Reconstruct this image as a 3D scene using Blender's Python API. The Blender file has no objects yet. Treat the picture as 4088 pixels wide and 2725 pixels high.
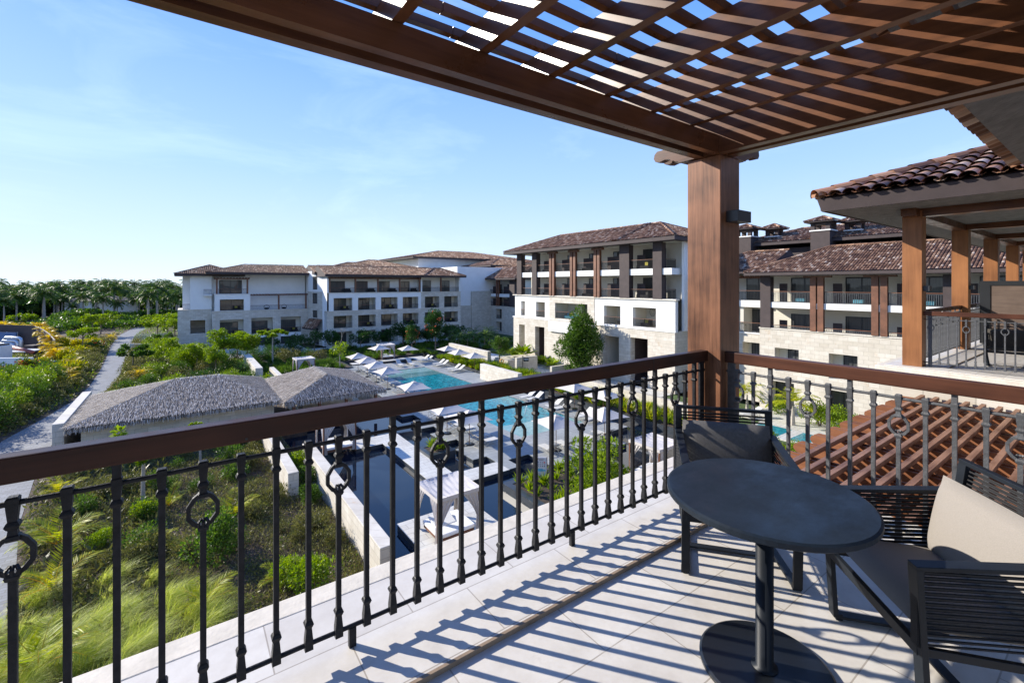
import bpy, math, random
import numpy as np
from mathutils import Vector, Matrix
R = math.radians
random.seed(7); rng = np.random.default_rng(7)
S = bpy.context.scene

# ------------------------------------------------------------------ camera, sky, sun, exposure
# world frame: +X runs along the left railing (away to the right), +Y along the right railing, z=0 is the balcony floor
cam = bpy.data.cameras.new("camera"); co = bpy.data.objects.new("camera", cam)
S.collection.objects.link(co); S.camera = co
cam.lens = 16.0; cam.sensor_width = 36.0; cam.shift_y = -229.5 / 4088
cam.clip_start = 0.05; cam.clip_end = 6000
co.location = (0, 0, 1.64); co.rotation_euler = (R(90), 0, -R(35.793))
SUN_EL = 27.0
sd = Vector((-0.598, 0.801, 0)).normalized()
sunv = Vector((sd.x * math.cos(R(SUN_EL)), sd.y * math.cos(R(SUN_EL)), math.sin(R(SUN_EL))))
W = bpy.data.worlds.new("World"); S.world = W; W.use_nodes = True
nt = W.node_tree; nt.nodes.clear()
sky = nt.nodes.new("ShaderNodeTexSky"); sky.sky_type = 'NISHITA'; sky.sun_disc = False
sky.sun_elevation = R(SUN_EL); sky.sun_rotation = math.atan2(sd.x, sd.y)
sky.altitude = 0; sky.air_density = 1.0; sky.dust_density = 0.6; sky.ozone_density = 2.2
bg = nt.nodes.new("ShaderNodeBackground"); bg.inputs[1].default_value = 0.15
ow = nt.nodes.new("ShaderNodeOutputWorld")
# the physical sky is softly compressed (c/(1+c*k)) so the glow on the sun side keeps its blue, and mixed with a clear-sky gradient by elevation
def vmath(op, a, b=None):
    n = nt.nodes.new("ShaderNodeVectorMath"); n.operation = op; nt.links.new(a, n.inputs[0])
    if isinstance(b, (tuple, list)): n.inputs[1].default_value = b
    elif b is not None: nt.links.new(b, n.inputs[1])
    return n.outputs[0]
den = vmath('ADD', vmath('MULTIPLY', sky.outputs[0], (0.28, 0.20, 0.125)), (1, 1, 1)); comp = vmath('DIVIDE', sky.outputs[0], den)
tc0 = nt.nodes.new("ShaderNodeTexCoord"); sx0 = nt.nodes.new("ShaderNodeSeparateXYZ"); nt.links.new(tc0.outputs['Generated'], sx0.inputs[0])
gr0 = nt.nodes.new("ShaderNodeValToRGB"); nt.links.new(sx0.outputs[2], gr0.inputs[0])
for i_, (p_, c_) in enumerate([(0.0, (6.2, 7.1, 8.0)), (0.06, (5.0, 6.3, 8.2)), (0.22, (3.1, 4.9, 8.5)), (0.5, (1.05, 2.85, 7.9)), (1.0, (0.4, 1.5, 6.0))]):
    if i_ > 1: gr0.color_ramp.elements.new(p_)
    e_ = gr0.color_ramp.elements[i_]; e_.position = p_; e_.color = (*c_, 1)
mx0 = nt.nodes.new("ShaderNodeMix"); mx0.data_type = 'RGBA'; mx0.inputs[0].default_value = 0.68
nt.links.new(comp, mx0.inputs[6]); nt.links.new(gr0.outputs[0], mx0.inputs[7]); # faint high wisps
nz0 = nt.nodes.new("ShaderNodeTexNoise"); nz0.inputs['Scale'].default_value = 2.2; nz0.inputs['Detail'].default_value = 9; nz0.inputs['Roughness'].default_value = 0.62; nz0.inputs['Distortion'].default_value = 0.6
mp0 = nt.nodes.new("ShaderNodeMapping"); mp0.inputs['Scale'].default_value = (1, 1, 3.2); nt.links.new(tc0.outputs['Generated'], mp0.inputs[0]); nt.links.new(mp0.outputs[0], nz0.inputs['Vector'])
wr0 = nt.nodes.new("ShaderNodeValToRGB"); wr0.color_ramp.elements[0].position = 0.5; wr0.color_ramp.elements[1].position = 0.82; wr0.color_ramp.elements[1].color = (0.35, 0.35, 0.35, 1); nt.links.new(nz0.outputs['Fac'], wr0.inputs[0])
mw0 = nt.nodes.new("ShaderNodeMix"); mw0.data_type = 'RGBA'; nt.links.new(wr0.outputs[0], mw0.inputs[0]); nt.links.new(mx0.outputs[2], mw0.inputs[6]); mw0.inputs[7].default_value = (5.6, 7.0, 9.0, 1)
nt.links.new(mw0.outputs[2], bg.inputs[0]); nt.links.new(bg.outputs[0], ow.inputs[0])
bg.inputs[1].default_value = 0.098
sl = bpy.data.lights.new("sun", 'SUN'); sl.energy = 4.4; sl.angle = R(0.5); sl.color = (1.0, 0.93, 0.82)
so = bpy.data.objects.new("sun", sl); S.collection.objects.link(so)
so.rotation_euler = (-sunv).to_track_quat('-Z', 'Y').to_euler(); so.location = (-30, 40, 40)
S.view_settings.view_transform = 'Standard'; S.view_settings.look = 'None'
S.view_settings.exposure = 0.96; S.view_settings.gamma = 1.0
S.cycles.max_bounces = 7; S.cycles.diffuse_bounces = 4; S.cycles.glossy_bounces = 3
S.cycles.transmission_bounces = 4; S.cycles.transparent_max_bounces = 8
S.cycles.sample_clamp_indirect = 6.0

# ------------------------------------------------------------------ materials
def nm(name):
    m = bpy.data.materials.new(name); m.use_nodes = True; t = m.node_tree; t.nodes.clear()
    o = t.nodes.new("ShaderNodeOutputMaterial"); b = t.nodes.new("ShaderNodeBsdfPrincipled")
    t.links.new(b.outputs[0], o.inputs[0]); return m, t, b, o
def N(t, k, **kw):
    n = t.nodes.new(k)
    for a, v in kw.items():
        if a.startswith('i_'):
            key = a[2:]; key = int(key) if key.isdigit() else key
            n.inputs[key].default_value = v
        else: setattr(n, a, v)
    return n
def coords(t, scale=(1, 1, 1), rot=(0, 0, 0)):
    c = N(t, "ShaderNodeTexCoord"); m = N(t, "ShaderNodeMapping")
    m.inputs['Scale'].default_value = scale; m.inputs['Rotation'].default_value = rot
    t.links.new(c.outputs['Object'], m.inputs[0]); return m.outputs[0]
def ramp(t, fac, stops):
    r = N(t, "ShaderNodeValToRGB"); e = r.color_ramp.elements
    while len(e) < len(stops): e.new(0.5)
    for i, (p, c) in enumerate(stops): e[i].position = p; e[i].color = (*c, 1)
    t.links.new(fac, r.inputs[0]); return r.outputs[0]
def bump(t, b, h, strength=0.3, dist=0.01):
    n = N(t, "ShaderNodeBump"); n.inputs['Strength'].default_value = strength; n.inputs['Distance'].default_value = dist
    t.links.new(h, n.inputs['Height']); t.links.new(n.outputs[0], b.inputs['Normal'])
def noise(t, vec, scale, detail=5, rough=0.6):
    n = N(t, "ShaderNodeTexNoise"); n.inputs['Scale'].default_value = scale
    n.inputs['Detail'].default_value = detail; n.inputs['Roughness'].default_value = rough
    if vec: t.links.new(vec, n.inputs['Vector'])
    return n.outputs['Fac']
def plain(name, col, rough=0.6, var=0.2, scale=4.0, bs=0.0, bscale=60, metal=0.0, spec=0.5, coat=0, bd=0.004):
    m, t, b, o = nm(name); v = coords(t)
    f = noise(t, v, scale)
    c0 = tuple(x * (1 - var) for x in col); c1 = tuple(min(1, x * (1 + var)) for x in col)
    t.links.new(ramp(t, f, [(0.3, c0), (0.7, c1)]), b.inputs['Base Color'])
    b.inputs['Roughness'].default_value = rough; b.inputs['Metallic'].default_value = metal
    b.inputs['Specular IOR Level'].default_value = spec; b.inputs['Coat Weight'].default_value = coat
    if bs: bump(t, b, noise(t, v, bscale), bs, bd)
    return m
def wood(name, c0, c1, axis='x', rough=0.35, gs=1.0, coat=0.0, spec=0.3):
    m, t, b, o = nm(name)
    sc = [22 * gs] * 3; sc['xyz'.index(axis)] = 1.3 * gs
    v = coords(t, tuple(sc)); f = noise(t, v, 1.0, 8, 0.65)
    g = noise(t, coords(t, (1, 1, 1)), 1.6 * gs, 3)
    mx = N(t, "ShaderNodeMath", operation='ADD'); ml = N(t, "ShaderNodeMath", operation='MULTIPLY'); ml.inputs[1].default_value = 0.5
    t.links.new(f, mx.inputs[0]); t.links.new(g, mx.inputs[1]); t.links.new(mx.outputs[0], ml.inputs[0])
    t.links.new(ramp(t, ml.outputs[0], [(0.34, c0), (0.5, tuple((a + d) / 2 for a, d in zip(c0, c1))), (0.68, c1)]), b.inputs['Base Color'])
    b.inputs['Roughness'].default_value = rough; b.inputs['Coat Weight'].default_value = coat; b.inputs['Coat Roughness'].default_value = 0.15; b.inputs['Specular IOR Level'].default_value = spec
    bump(t, b, f, 0.25, 0.003); return m
def brickmat(name, c0, c1, mortar, bw, bh, mode='wall', rough=0.75, ms=0.012, stain=None, bs=0.35, off=0.5, nscale=3.0, msm=0.1):
    m, t, b, o = nm(name)
    c = N(t, "ShaderNodeTexCoord"); s = N(t, "ShaderNodeSeparateXYZ"); t.links.new(c.outputs['Object'], s.inputs[0])
    cb = N(t, "ShaderNodeCombineXYZ")
    if mode == 'wall':
        a = N(t, "ShaderNodeMath", operation='ADD'); t.links.new(s.outputs[0], a.inputs[0]); t.links.new(s.outputs[1], a.inputs[1])
        t.links.new(a.outputs[0], cb.inputs[0]); t.links.new(s.outputs[2], cb.inputs[1])
    elif mode == 'y':
        t.links.new(s.outputs[1], cb.inputs[0]); t.links.new(s.outputs[0], cb.inputs[1])
    else:
        t.links.new(s.outputs[0], cb.inputs[0]); t.links.new(s.outputs[1], cb.inputs[1])
    br = N(t, "ShaderNodeTexBrick"); br.offset = off
    br.inputs['Scale'].default_value = 1; br.inputs['Brick Width'].default_value = bw; br.inputs['Row Height'].default_value = bh
    br.inputs['Mortar Size'].default_value = ms; br.inputs['Mortar Smooth'].default_value = msm
    br.inputs['Color1'].default_value = (*c0, 1); br.inputs['Color2'].default_value = (*c1, 1); br.inputs['Mortar'].default_value = (*mortar, 1)
    t.links.new(cb.outputs[0], br.inputs['Vector'])
    col = br.outputs['Color']
    f = noise(t, c.outputs['Object'], nscale, 8, 0.7)
    mix = N(t, "ShaderNodeMix", data_type='RGBA', blend_type='MULTIPLY'); mix.inputs[0].default_value = 1
    t.links.new(col, mix.inputs[6]); t.links.new(ramp(t, f, [(0.3, (0.82, 0.80, 0.78)), (0.65, (1, 1, 1))]), mix.inputs[7]); col = mix.outputs[2]
    if stain:
        f2 = noise(t, c.outputs['Object'], nscale * 0.8, 10, 0.75)
        r = N(t, "ShaderNodeValToRGB"); r.color_ramp.elements[0].position = 0.60; r.color_ramp.elements[1].position = 0.72
        t.links.new(f2, r.inputs[0]); mm = N(t, "ShaderNodeMix", data_type='RGBA'); t.links.new(r.outputs[0], mm.inputs[0])
        t.links.new(col, mm.inputs[6]); mm.inputs[7].default_value = (*stain, 1); col = mm.outputs[2]
    t.links.new(col, b.inputs['Base Color']); b.inputs['Roughness'].default_value = rough
    iv = N(t, "ShaderNodeMath", operation='MULTIPLY_ADD'); iv.inputs[1].default_value = -1.0
    t.links.new(br.outputs['Fac'], iv.inputs[0]); fn = noise(t, c.outputs['Object'], 40, 6); t.links.new(fn, iv.inputs[2])
    bump(t, b, iv.outputs[0], bs, 0.004); return m
def island(name, stops, rough=0.7, trans=0.0, tcol=None, bs=0, spec=0.22, objvar=0.0):
    m, t, b, o = nm(name); g = N(t, "ShaderNodeNewGeometry"); fac = g.outputs['Random Per Island']
    if objvar:
        oi = N(t, "ShaderNodeObjectInfo"); a = N(t, "ShaderNodeMath", operation='MULTIPLY_ADD')
        t.links.new(oi.outputs['Random'], a.inputs[0]); a.inputs[1].default_value = objvar
        s2 = N(t, "ShaderNodeMath", operation='MULTIPLY'); s2.inputs[1].default_value = 1 - objvar; t.links.new(fac, s2.inputs[0])
        t.links.new(s2.outputs[0], a.inputs[2]); fac = a.outputs[0]
    c = ramp(t, fac, stops); t.links.new(c, b.inputs['Base Color'])
    b.inputs['Roughness'].default_value = rough; b.inputs['Specular IOR Level'].default_value = spec
    if trans:
        tr = N(t, "ShaderNodeBsdfTranslucent"); ms = N(t, "ShaderNodeMixShader"); ms.inputs[0].default_value = trans
        hs = N(t, "ShaderNodeHueSaturation"); hs.inputs['Value'].default_value = 1.7; hs.inputs['Saturation'].default_value = 1.1
        t.links.new(c, hs.inputs['Color']); t.links.new(hs.outputs[0], tr.inputs[0])
        t.links.new(b.outputs[0], ms.inputs[1]); t.links.new(tr.outputs[0], ms.inputs[2]); t.links.new(ms.outputs[0], o.inputs[0])
    return m
def water(name, col, rough, scale, strength, var=None, dist=0.03, spec=0.5):
    m, t, b, o = nm(name); v = coords(t, (1, 1, 1))
    f = noise(t, v, scale, 4, 0.55)
    if var:
        w1 = N(t, "ShaderNodeTexVoronoi", feature='SMOOTH_F1'); w1.inputs['Scale'].default_value = scale * 0.9
        d = N(t, "ShaderNodeMixRGB"); d.inputs[0].default_value = 0.25
        nn = N(t, "ShaderNodeTexNoise"); nn.inputs['Scale'].default_value = 1.5; t.links.new(v, nn.inputs['Vector'])
        t.links.new(v, d.inputs[1]); t.links.new(nn.outputs['Color'], d.inputs[2]); t.links.new(d.outputs[0], w1.inputs['Vector'])
        t.links.new(ramp(t, w1.outputs['Distance'], [(0.1, col), (0.75, var)]), b.inputs['Base Color'])
    else: b.inputs['Base Color'].default_value = (*col, 1)
    b.inputs['Roughness'].default_value = rough; b.inputs['IOR'].default_value = 1.33; b.inputs['Specular IOR Level'].default_value = spec
    bump(t, b, f, strength, dist); return m
def pane_mat(name, c0, c1, stripe=9.0):
    m, t, b, o = nm(name)
    c = N(t, "ShaderNodeTexCoord"); s = N(t, "ShaderNodeSeparateXYZ"); t.links.new(c.outputs['Object'], s.inputs[0])
    a = N(t, "ShaderNodeMath", operation='ADD'); t.links.new(s.outputs[0], a.inputs[0]); t.links.new(s.outputs[1], a.inputs[1])
    cb = N(t, "ShaderNodeCombineXYZ"); t.links.new(a.outputs[0], cb.inputs[0])
    f = noise(t, cb.outputs[0], stripe, 3, 0.7)
    t.links.new(ramp(t, f, [(0.38, c0), (0.62, c1)]), b.inputs['Base Color'])
    b.inputs['Roughness'].default_value = 0.5; b.inputs['Coat Weight'].default_value = 0.75; b.inputs['Coat Roughness'].default_value = 0.015
    b.inputs['Coat IOR'].default_value = 1.5
    n2 = noise(t, c.outputs['Object'], 0.6, 1); bn = N(t, "ShaderNodeBump"); bn.inputs['Strength'].default_value = 0.12; bn.inputs['Distance'].default_value = 0.05
    t.links.new(n2, bn.inputs['Height']); t.links.new(bn.outputs[0], b.inputs['Coat Normal']); return m

M = {}
M['wood_x'] = wood('dark_wood_x', (0.045, 0.017, 0.008), (0.17, 0.068, 0.030), 'x', 0.36, coat=0.12)
M['wood_y'] = wood('dark_wood_y', (0.045, 0.017, 0.008), (0.17, 0.068, 0.030), 'y', 0.36, coat=0.18)
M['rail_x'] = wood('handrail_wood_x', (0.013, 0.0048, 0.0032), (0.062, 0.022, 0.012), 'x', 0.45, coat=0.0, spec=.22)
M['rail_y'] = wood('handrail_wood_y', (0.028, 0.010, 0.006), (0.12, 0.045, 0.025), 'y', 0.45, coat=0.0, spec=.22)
M['col'] = wood('column_wood', (0.065, 0.026, 0.013), (0.29, 0.13, 0.068), 'z', 0.42, gs=1.6, coat=0.15)
M['col2'] = wood('column_wood_light', (0.17, 0.068, 0.026), (0.36, 0.155, 0.06), 'z', 0.45, gs=0.6)
M['perg_x'] = wood('weathered_wood_x', (0.11, 0.048, 0.026), (0.38, 0.205, 0.125), 'x', 0.5)
M['perg_y'] = wood('weathered_wood_y', (0.13, 0.048, 0.022), (0.30, 0.125, 0.058), 'y', 0.5)
M['farwood'] = plain('far_timber', (0.15, 0.062, 0.032), 0.55, 0.35, 1.5)
M['iron'] = plain('wrought_iron', (0.016, 0.016, 0.018), 0.5, 0.45, 22, 0.9, 70, 0.0, 0.2, bd=0.003)
M['irongrey'] = plain('wrought_iron_lit_weathered', (0.075, 0.077, 0.083), 0.5, 0.35, 20, 0.8, 70, bd=0.003)  # same iron; grey of its lit side and of dust put into the colour
M['black'] = plain('black_frame', (0.016, 0.017, 0.019), 0.4, 0.15, 3)
M['alu'] = plain('charcoal_powder_coat', (0.012, 0.015, 0.020), 0.42, 0.2, 8, 0.08, 200, spec=0.2)
M['tabletop'] = plain('table_top_laminate', (0.011, 0.017, 0.026), 0.5, 0.35, 3.0, 0.15, 120, spec=0.2, bd=0.001)
def smudge(m, lo, hi, sc):
    t = m.node_tree; b = next(n for n in t.nodes if n.type == 'BSDF_PRINCIPLED'); f = noise(t, coords(t, (1, 1.6, 1)), sc, 7, 0.7); mr = N(t, "ShaderNodeMapRange")
    mr.inputs['From Min'].default_value = .35; mr.inputs['From Max'].default_value = .7; mr.inputs['To Min'].default_value = lo; mr.inputs['To Max'].default_value = hi
    t.links.new(f, mr.inputs[0]); t.links.new(mr.outputs[0], b.inputs['Roughness'])
smudge(M['tabletop'], .34, .66, 5.0); smudge(M['wood_x'], .25, .55, 3); smudge(M['rail_x'], .3, .6, 4)
M['granite'] = plain('dark_granite', (0.010, 0.012, 0.015), 0.32, 0.7, 260)
M['rope'] = plain('black_rope', (0.011, 0.011, 0.013), 0.8, 0.3, 60, 0.6, 300)
M['tile'] = brickmat('porcelain_floor_tile', (0.59, 0.555, 0.505), (0.70, 0.67, 0.62), (0.38, 0.34, 0.29), 0.62, 0.356, 'x', 0.45, 0.003, stain=(0.54, 0.50, 0.45), bs=0.14, nscale=4.5, msm=0.0)
M['coping'] = plain('coral_stone_coping', (0.62, 0.57, 0.485), 0.7, 0.14, 7, 0.5, 40)
M['ledge'] = plain('floor_trim', (0.26, 0.19, 0.13), 0.6, 0.25, 9)
M['stone'] = brickmat('coral_stone_blocks', (0.53, 0.485, 0.405), (0.63, 0.59, 0.515), (0.40, 0.37, 0.31), 0.72, 0.36, 'wall', 0.85, 0.012, stain=(0.46, 0.33, 0.21), nscale=1.1)
M['plaster'] = plain('white_render', (0.76, 0.755, 0.73), 0.85, 0.05, 0.6, 0.15, 30)
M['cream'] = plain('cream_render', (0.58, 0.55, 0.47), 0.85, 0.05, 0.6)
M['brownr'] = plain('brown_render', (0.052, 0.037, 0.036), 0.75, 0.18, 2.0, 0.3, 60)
M['soffit'] = plain('grey_soffit', (0.17, 0.165, 0.155), 0.9, 0.25, 6, 0.8, 25, bd=0.02)
M['rooftile'] = island('clay_barrel_tile', [(0.0, (0.09, 0.048, 0.030)), (0.35, (0.165, 0.088, 0.053)), (0.65, (0.25, 0.136, 0.080)), (0.85, (0.36, 0.225, 0.14)), (1.0, (0.54, 0.42, 0.32))], 0.7)
M['roofn'] = island('clay_barrel_tile_near', [(0.0, (0.10, 0.052, 0.036)), (0.35, (0.22, 0.115, 0.07)), (0.6, (0.38, 0.20, 0.115)), (0.8, (0.42, 0.26, 0.17)), (1.0, (0.55, 0.43, 0.34))], 0.6)
M['pane'] = pane_mat('window_pane_curtain', (0.006, 0.008, 0.010), (0.06, 0.062, 0.062))
M['paned'] = pane_mat('window_pane_dark', (0.006, 0.008, 0.010), (0.028, 0.032, 0.034), 3)
M['slate'] = brickmat('slate_deck', (0.27, 0.285, 0.28), (0.35, 0.365, 0.355), (0.19, 0.2, 0.195), 0.9, 0.45, 'x', 0.55, 0.012, bs=0.15, nscale=0.8)
M['slatedk'] = plain('dark_slate_kerb', (0.035, 0.042, 0.05), 0.35, 0.3, 3)
M['pale'] = brickmat('pale_stone_paving', (0.53, 0.52, 0.475), (0.60, 0.59, 0.54), (0.3, 0.29, 0.27), 0.9, 0.45, 'x', 0.6, 0.012, bs=0.1, nscale=0.9)
M['paver'] = brickmat('grey_pavers', (0.14, 0.148, 0.16), (0.215, 0.225, 0.24), (0.12, 0.125, 0.12), 0.42, 0.22, 'x', 0.7, 0.018, bs=0.3, nscale=0.7)
M['dwater'] = water('dark_pool_water', (0.006, 0.012, 0.022), 0.03, 3.0, 0.03, dist=0.02, spec=0.85)
M['pwater'] = water('turquoise_pool_water', (0.0, 0.09, 0.13), 0.06, 5.0, 0.35, var=(0.02, 0.29, 0.34), dist=0.04)
M['shallow'] = water('shallow_pool_water', (0.16, 0.30, 0.30), 0.08, 5.0, 0.3, var=(0.24, 0.38, 0.37))
M['stepw'] = water('submerged_step', (0.13, 0.27, 0.26), 0.08, 5.0, 0.2, var=(0.18, 0.32, 0.31))
M['stepd'] = water('submerged_step_edge', (0.01, 0.07, 0.08), 0.08, 5.0, 0.2, var=(0.02, 0.12, 0.13))
M['thatch'] = island('palm_thatch_strand', [(0, (0.19, 0.16, 0.135)), (0.4, (0.39, 0.345, 0.30)), (0.75, (0.58, 0.53, 0.475)), (1, (0.78, 0.74, 0.69))], 0.6, 0.35)
M['thatchb'] = plain('palm_thatch_base', (0.12, 0.10, 0.085), 0.95, 0.4, 9, 0.8, 30, bd=0.03)
M['canvas'] = plain('taupe_canvas', (0.52, 0.475, 0.43), 0.85, 0.04, 2)
M['curtain'] = plain('cabana_fabric', (0.50, 0.465, 0.44), 0.85, 0.05, 2)
M['sling'] = plain('grey_sling', (0.52, 0.51, 0.47), 0.7, 0.06, 3)
M['slingf'] = plain('champagne_tube', (0.42, 0.39, 0.34), 0.35, 0.08, 3, metal=0.3)
M['white'] = plain('white_cushion', (0.76, 0.76, 0.75), 0.85, 0.03, 3)
M['cush'] = plain('greige_cushion', (0.24, 0.218, 0.195), 0.95, 0.10, 260, 0.5, 420, bd=0.0015)
M['cushd'] = plain('grey_cushion', (0.105, 0.10, 0.098), 0.9, 0.16, 60, 0.4, 160, bd=0.002)
M['blue'] = plain('teal_blue_cushion', (0.10, 0.32, 0.40), 0.85, 0.06, 3)
M['yellow'] = plain('mustard_cushion', (0.42, 0.36, 0.05), 0.85, 0.06, 3)
M['orange'] = plain('orange_fabric', (0.75, 0.16, 0.04), 0.8, 0.1, 9)
M['ring'] = plain('life_ring_orange', (0.85, 0.42, 0.06), 0.5, 0.08, 3)
M['soil'] = plain('dark_soil', (0.055, 0.038, 0.026), 0.95, 0.5, 6, 0.8, 15, bd=0.05)
M['drysoil'] = plain('garden_earth', (0.07, 0.047, 0.031), 0.95, 0.55, 1.6, 0.9, 9, bd=0.08)
M['ground'] = plain('far_ground', (0.055, 0.075, 0.03), 0.95, 0.5, 0.05)
M['turf'] = plain('low_ground_cover', (0.05, 0.085, 0.02), 0.95, 0.5, 1.2, 0.9, 8, bd=0.1)
def greens(name, a, b_, c, tr=0.35, rough=0.45, ov=0.25): M[name] = island(name, [(0, a), (0.5, b_), (1, c)], rough, tr, objvar=ov)
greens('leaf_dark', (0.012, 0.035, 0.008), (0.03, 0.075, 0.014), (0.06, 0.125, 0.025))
greens('leaf_mid', (0.025, 0.055, 0.008), (0.055, 0.11, 0.014), (0.12, 0.19, 0.028))
greens('leaf_light', (0.065, 0.115, 0.008), (0.15, 0.23, 0.012), (0.27, 0.34, 0.025))
greens('leaf_yellow', (0.12, 0.16, 0.012), (0.26, 0.29, 0.02), (0.42, 0.38, 0.03))
greens('leaf_croton', (0.07, 0.12, 0.01), (0.26, 0.27, 0.015), (0.58, 0.42, 0.02))
greens('leaf_silver', (0.12, 0.17, 0.12), (0.20, 0.26, 0.20), (0.30, 0.35, 0.28), 0.2)
greens('leaf_palm', (0.025, 0.06, 0.012), (0.065, 0.12, 0.022), (0.17, 0.22, 0.045), 0.4)
greens('leaf_coco', (0.14, 0.19, 0.01), (0.30, 0.34, 0.015), (0.52, 0.44, 0.02), 0.45)
greens('leaf_gold', (0.30, 0.24, 0.01), (0.52, 0.40, 0.02), (0.60, 0.33, 0.02), 0.4)
greens('leaf_olive', (0.05, 0.055, 0.018), (0.115, 0.12, 0.032), (0.23, 0.21, 0.07), 0.28)
greens('leaf_fgrass', (0.18, 0.25, 0.02), (0.40, 0.46, 0.07), (0.66, 0.62, 0.24), 0.45)
greens('twig', (0.07, 0.05, 0.035), (0.15, 0.115, 0.08), (0.26, 0.21, 0.15), 0.0, 0.9, 0)
M['flower'] = plain('red_orange_flower', (0.72, 0.10, 0.015), 0.6, 0.2, 8)
M['bark'] = plain('bark', (0.17, 0.135, 0.10), 0.9, 0.3, 6, 0.8, 25, bd=0.02)
M['barkl'] = plain('pale_bark', (0.32, 0.29, 0.25), 0.85, 0.2, 6, 0.5, 25)
M['pipe'] = plain('pipe_cladding', (0.45, 0.49, 0.53), 0.35, 0.08, 1, metal=0.6)
M['steel'] = plain('painted_steel', (0.62, 0.63, 0.64), 0.4, 0.06, 1)
M['bluesh'] = plain('blue_louvre', (0.03, 0.09, 0.22), 0.5, 0.1, 1)
M['red'] = plain('oxide_red_steel', (0.30, 0.08, 0.06), 0.5, 0.2, 2)
M['signw'] = plain('sign_white', (0.62, 0.60, 0.66), 0.5, 0.02, 1)
M['signblue'] = plain('sign_blue', (0.12, 0.42, 0.62), 0.5, 0.02, 1)
M['signred'] = plain('sign_red', (0.75, 0.06, 0.05), 0.5, 0.02, 1)
M['lamp'] = plain('lamp_housing', (0.028, 0.031, 0.036), 0.4, 0.1, 2)

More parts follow.
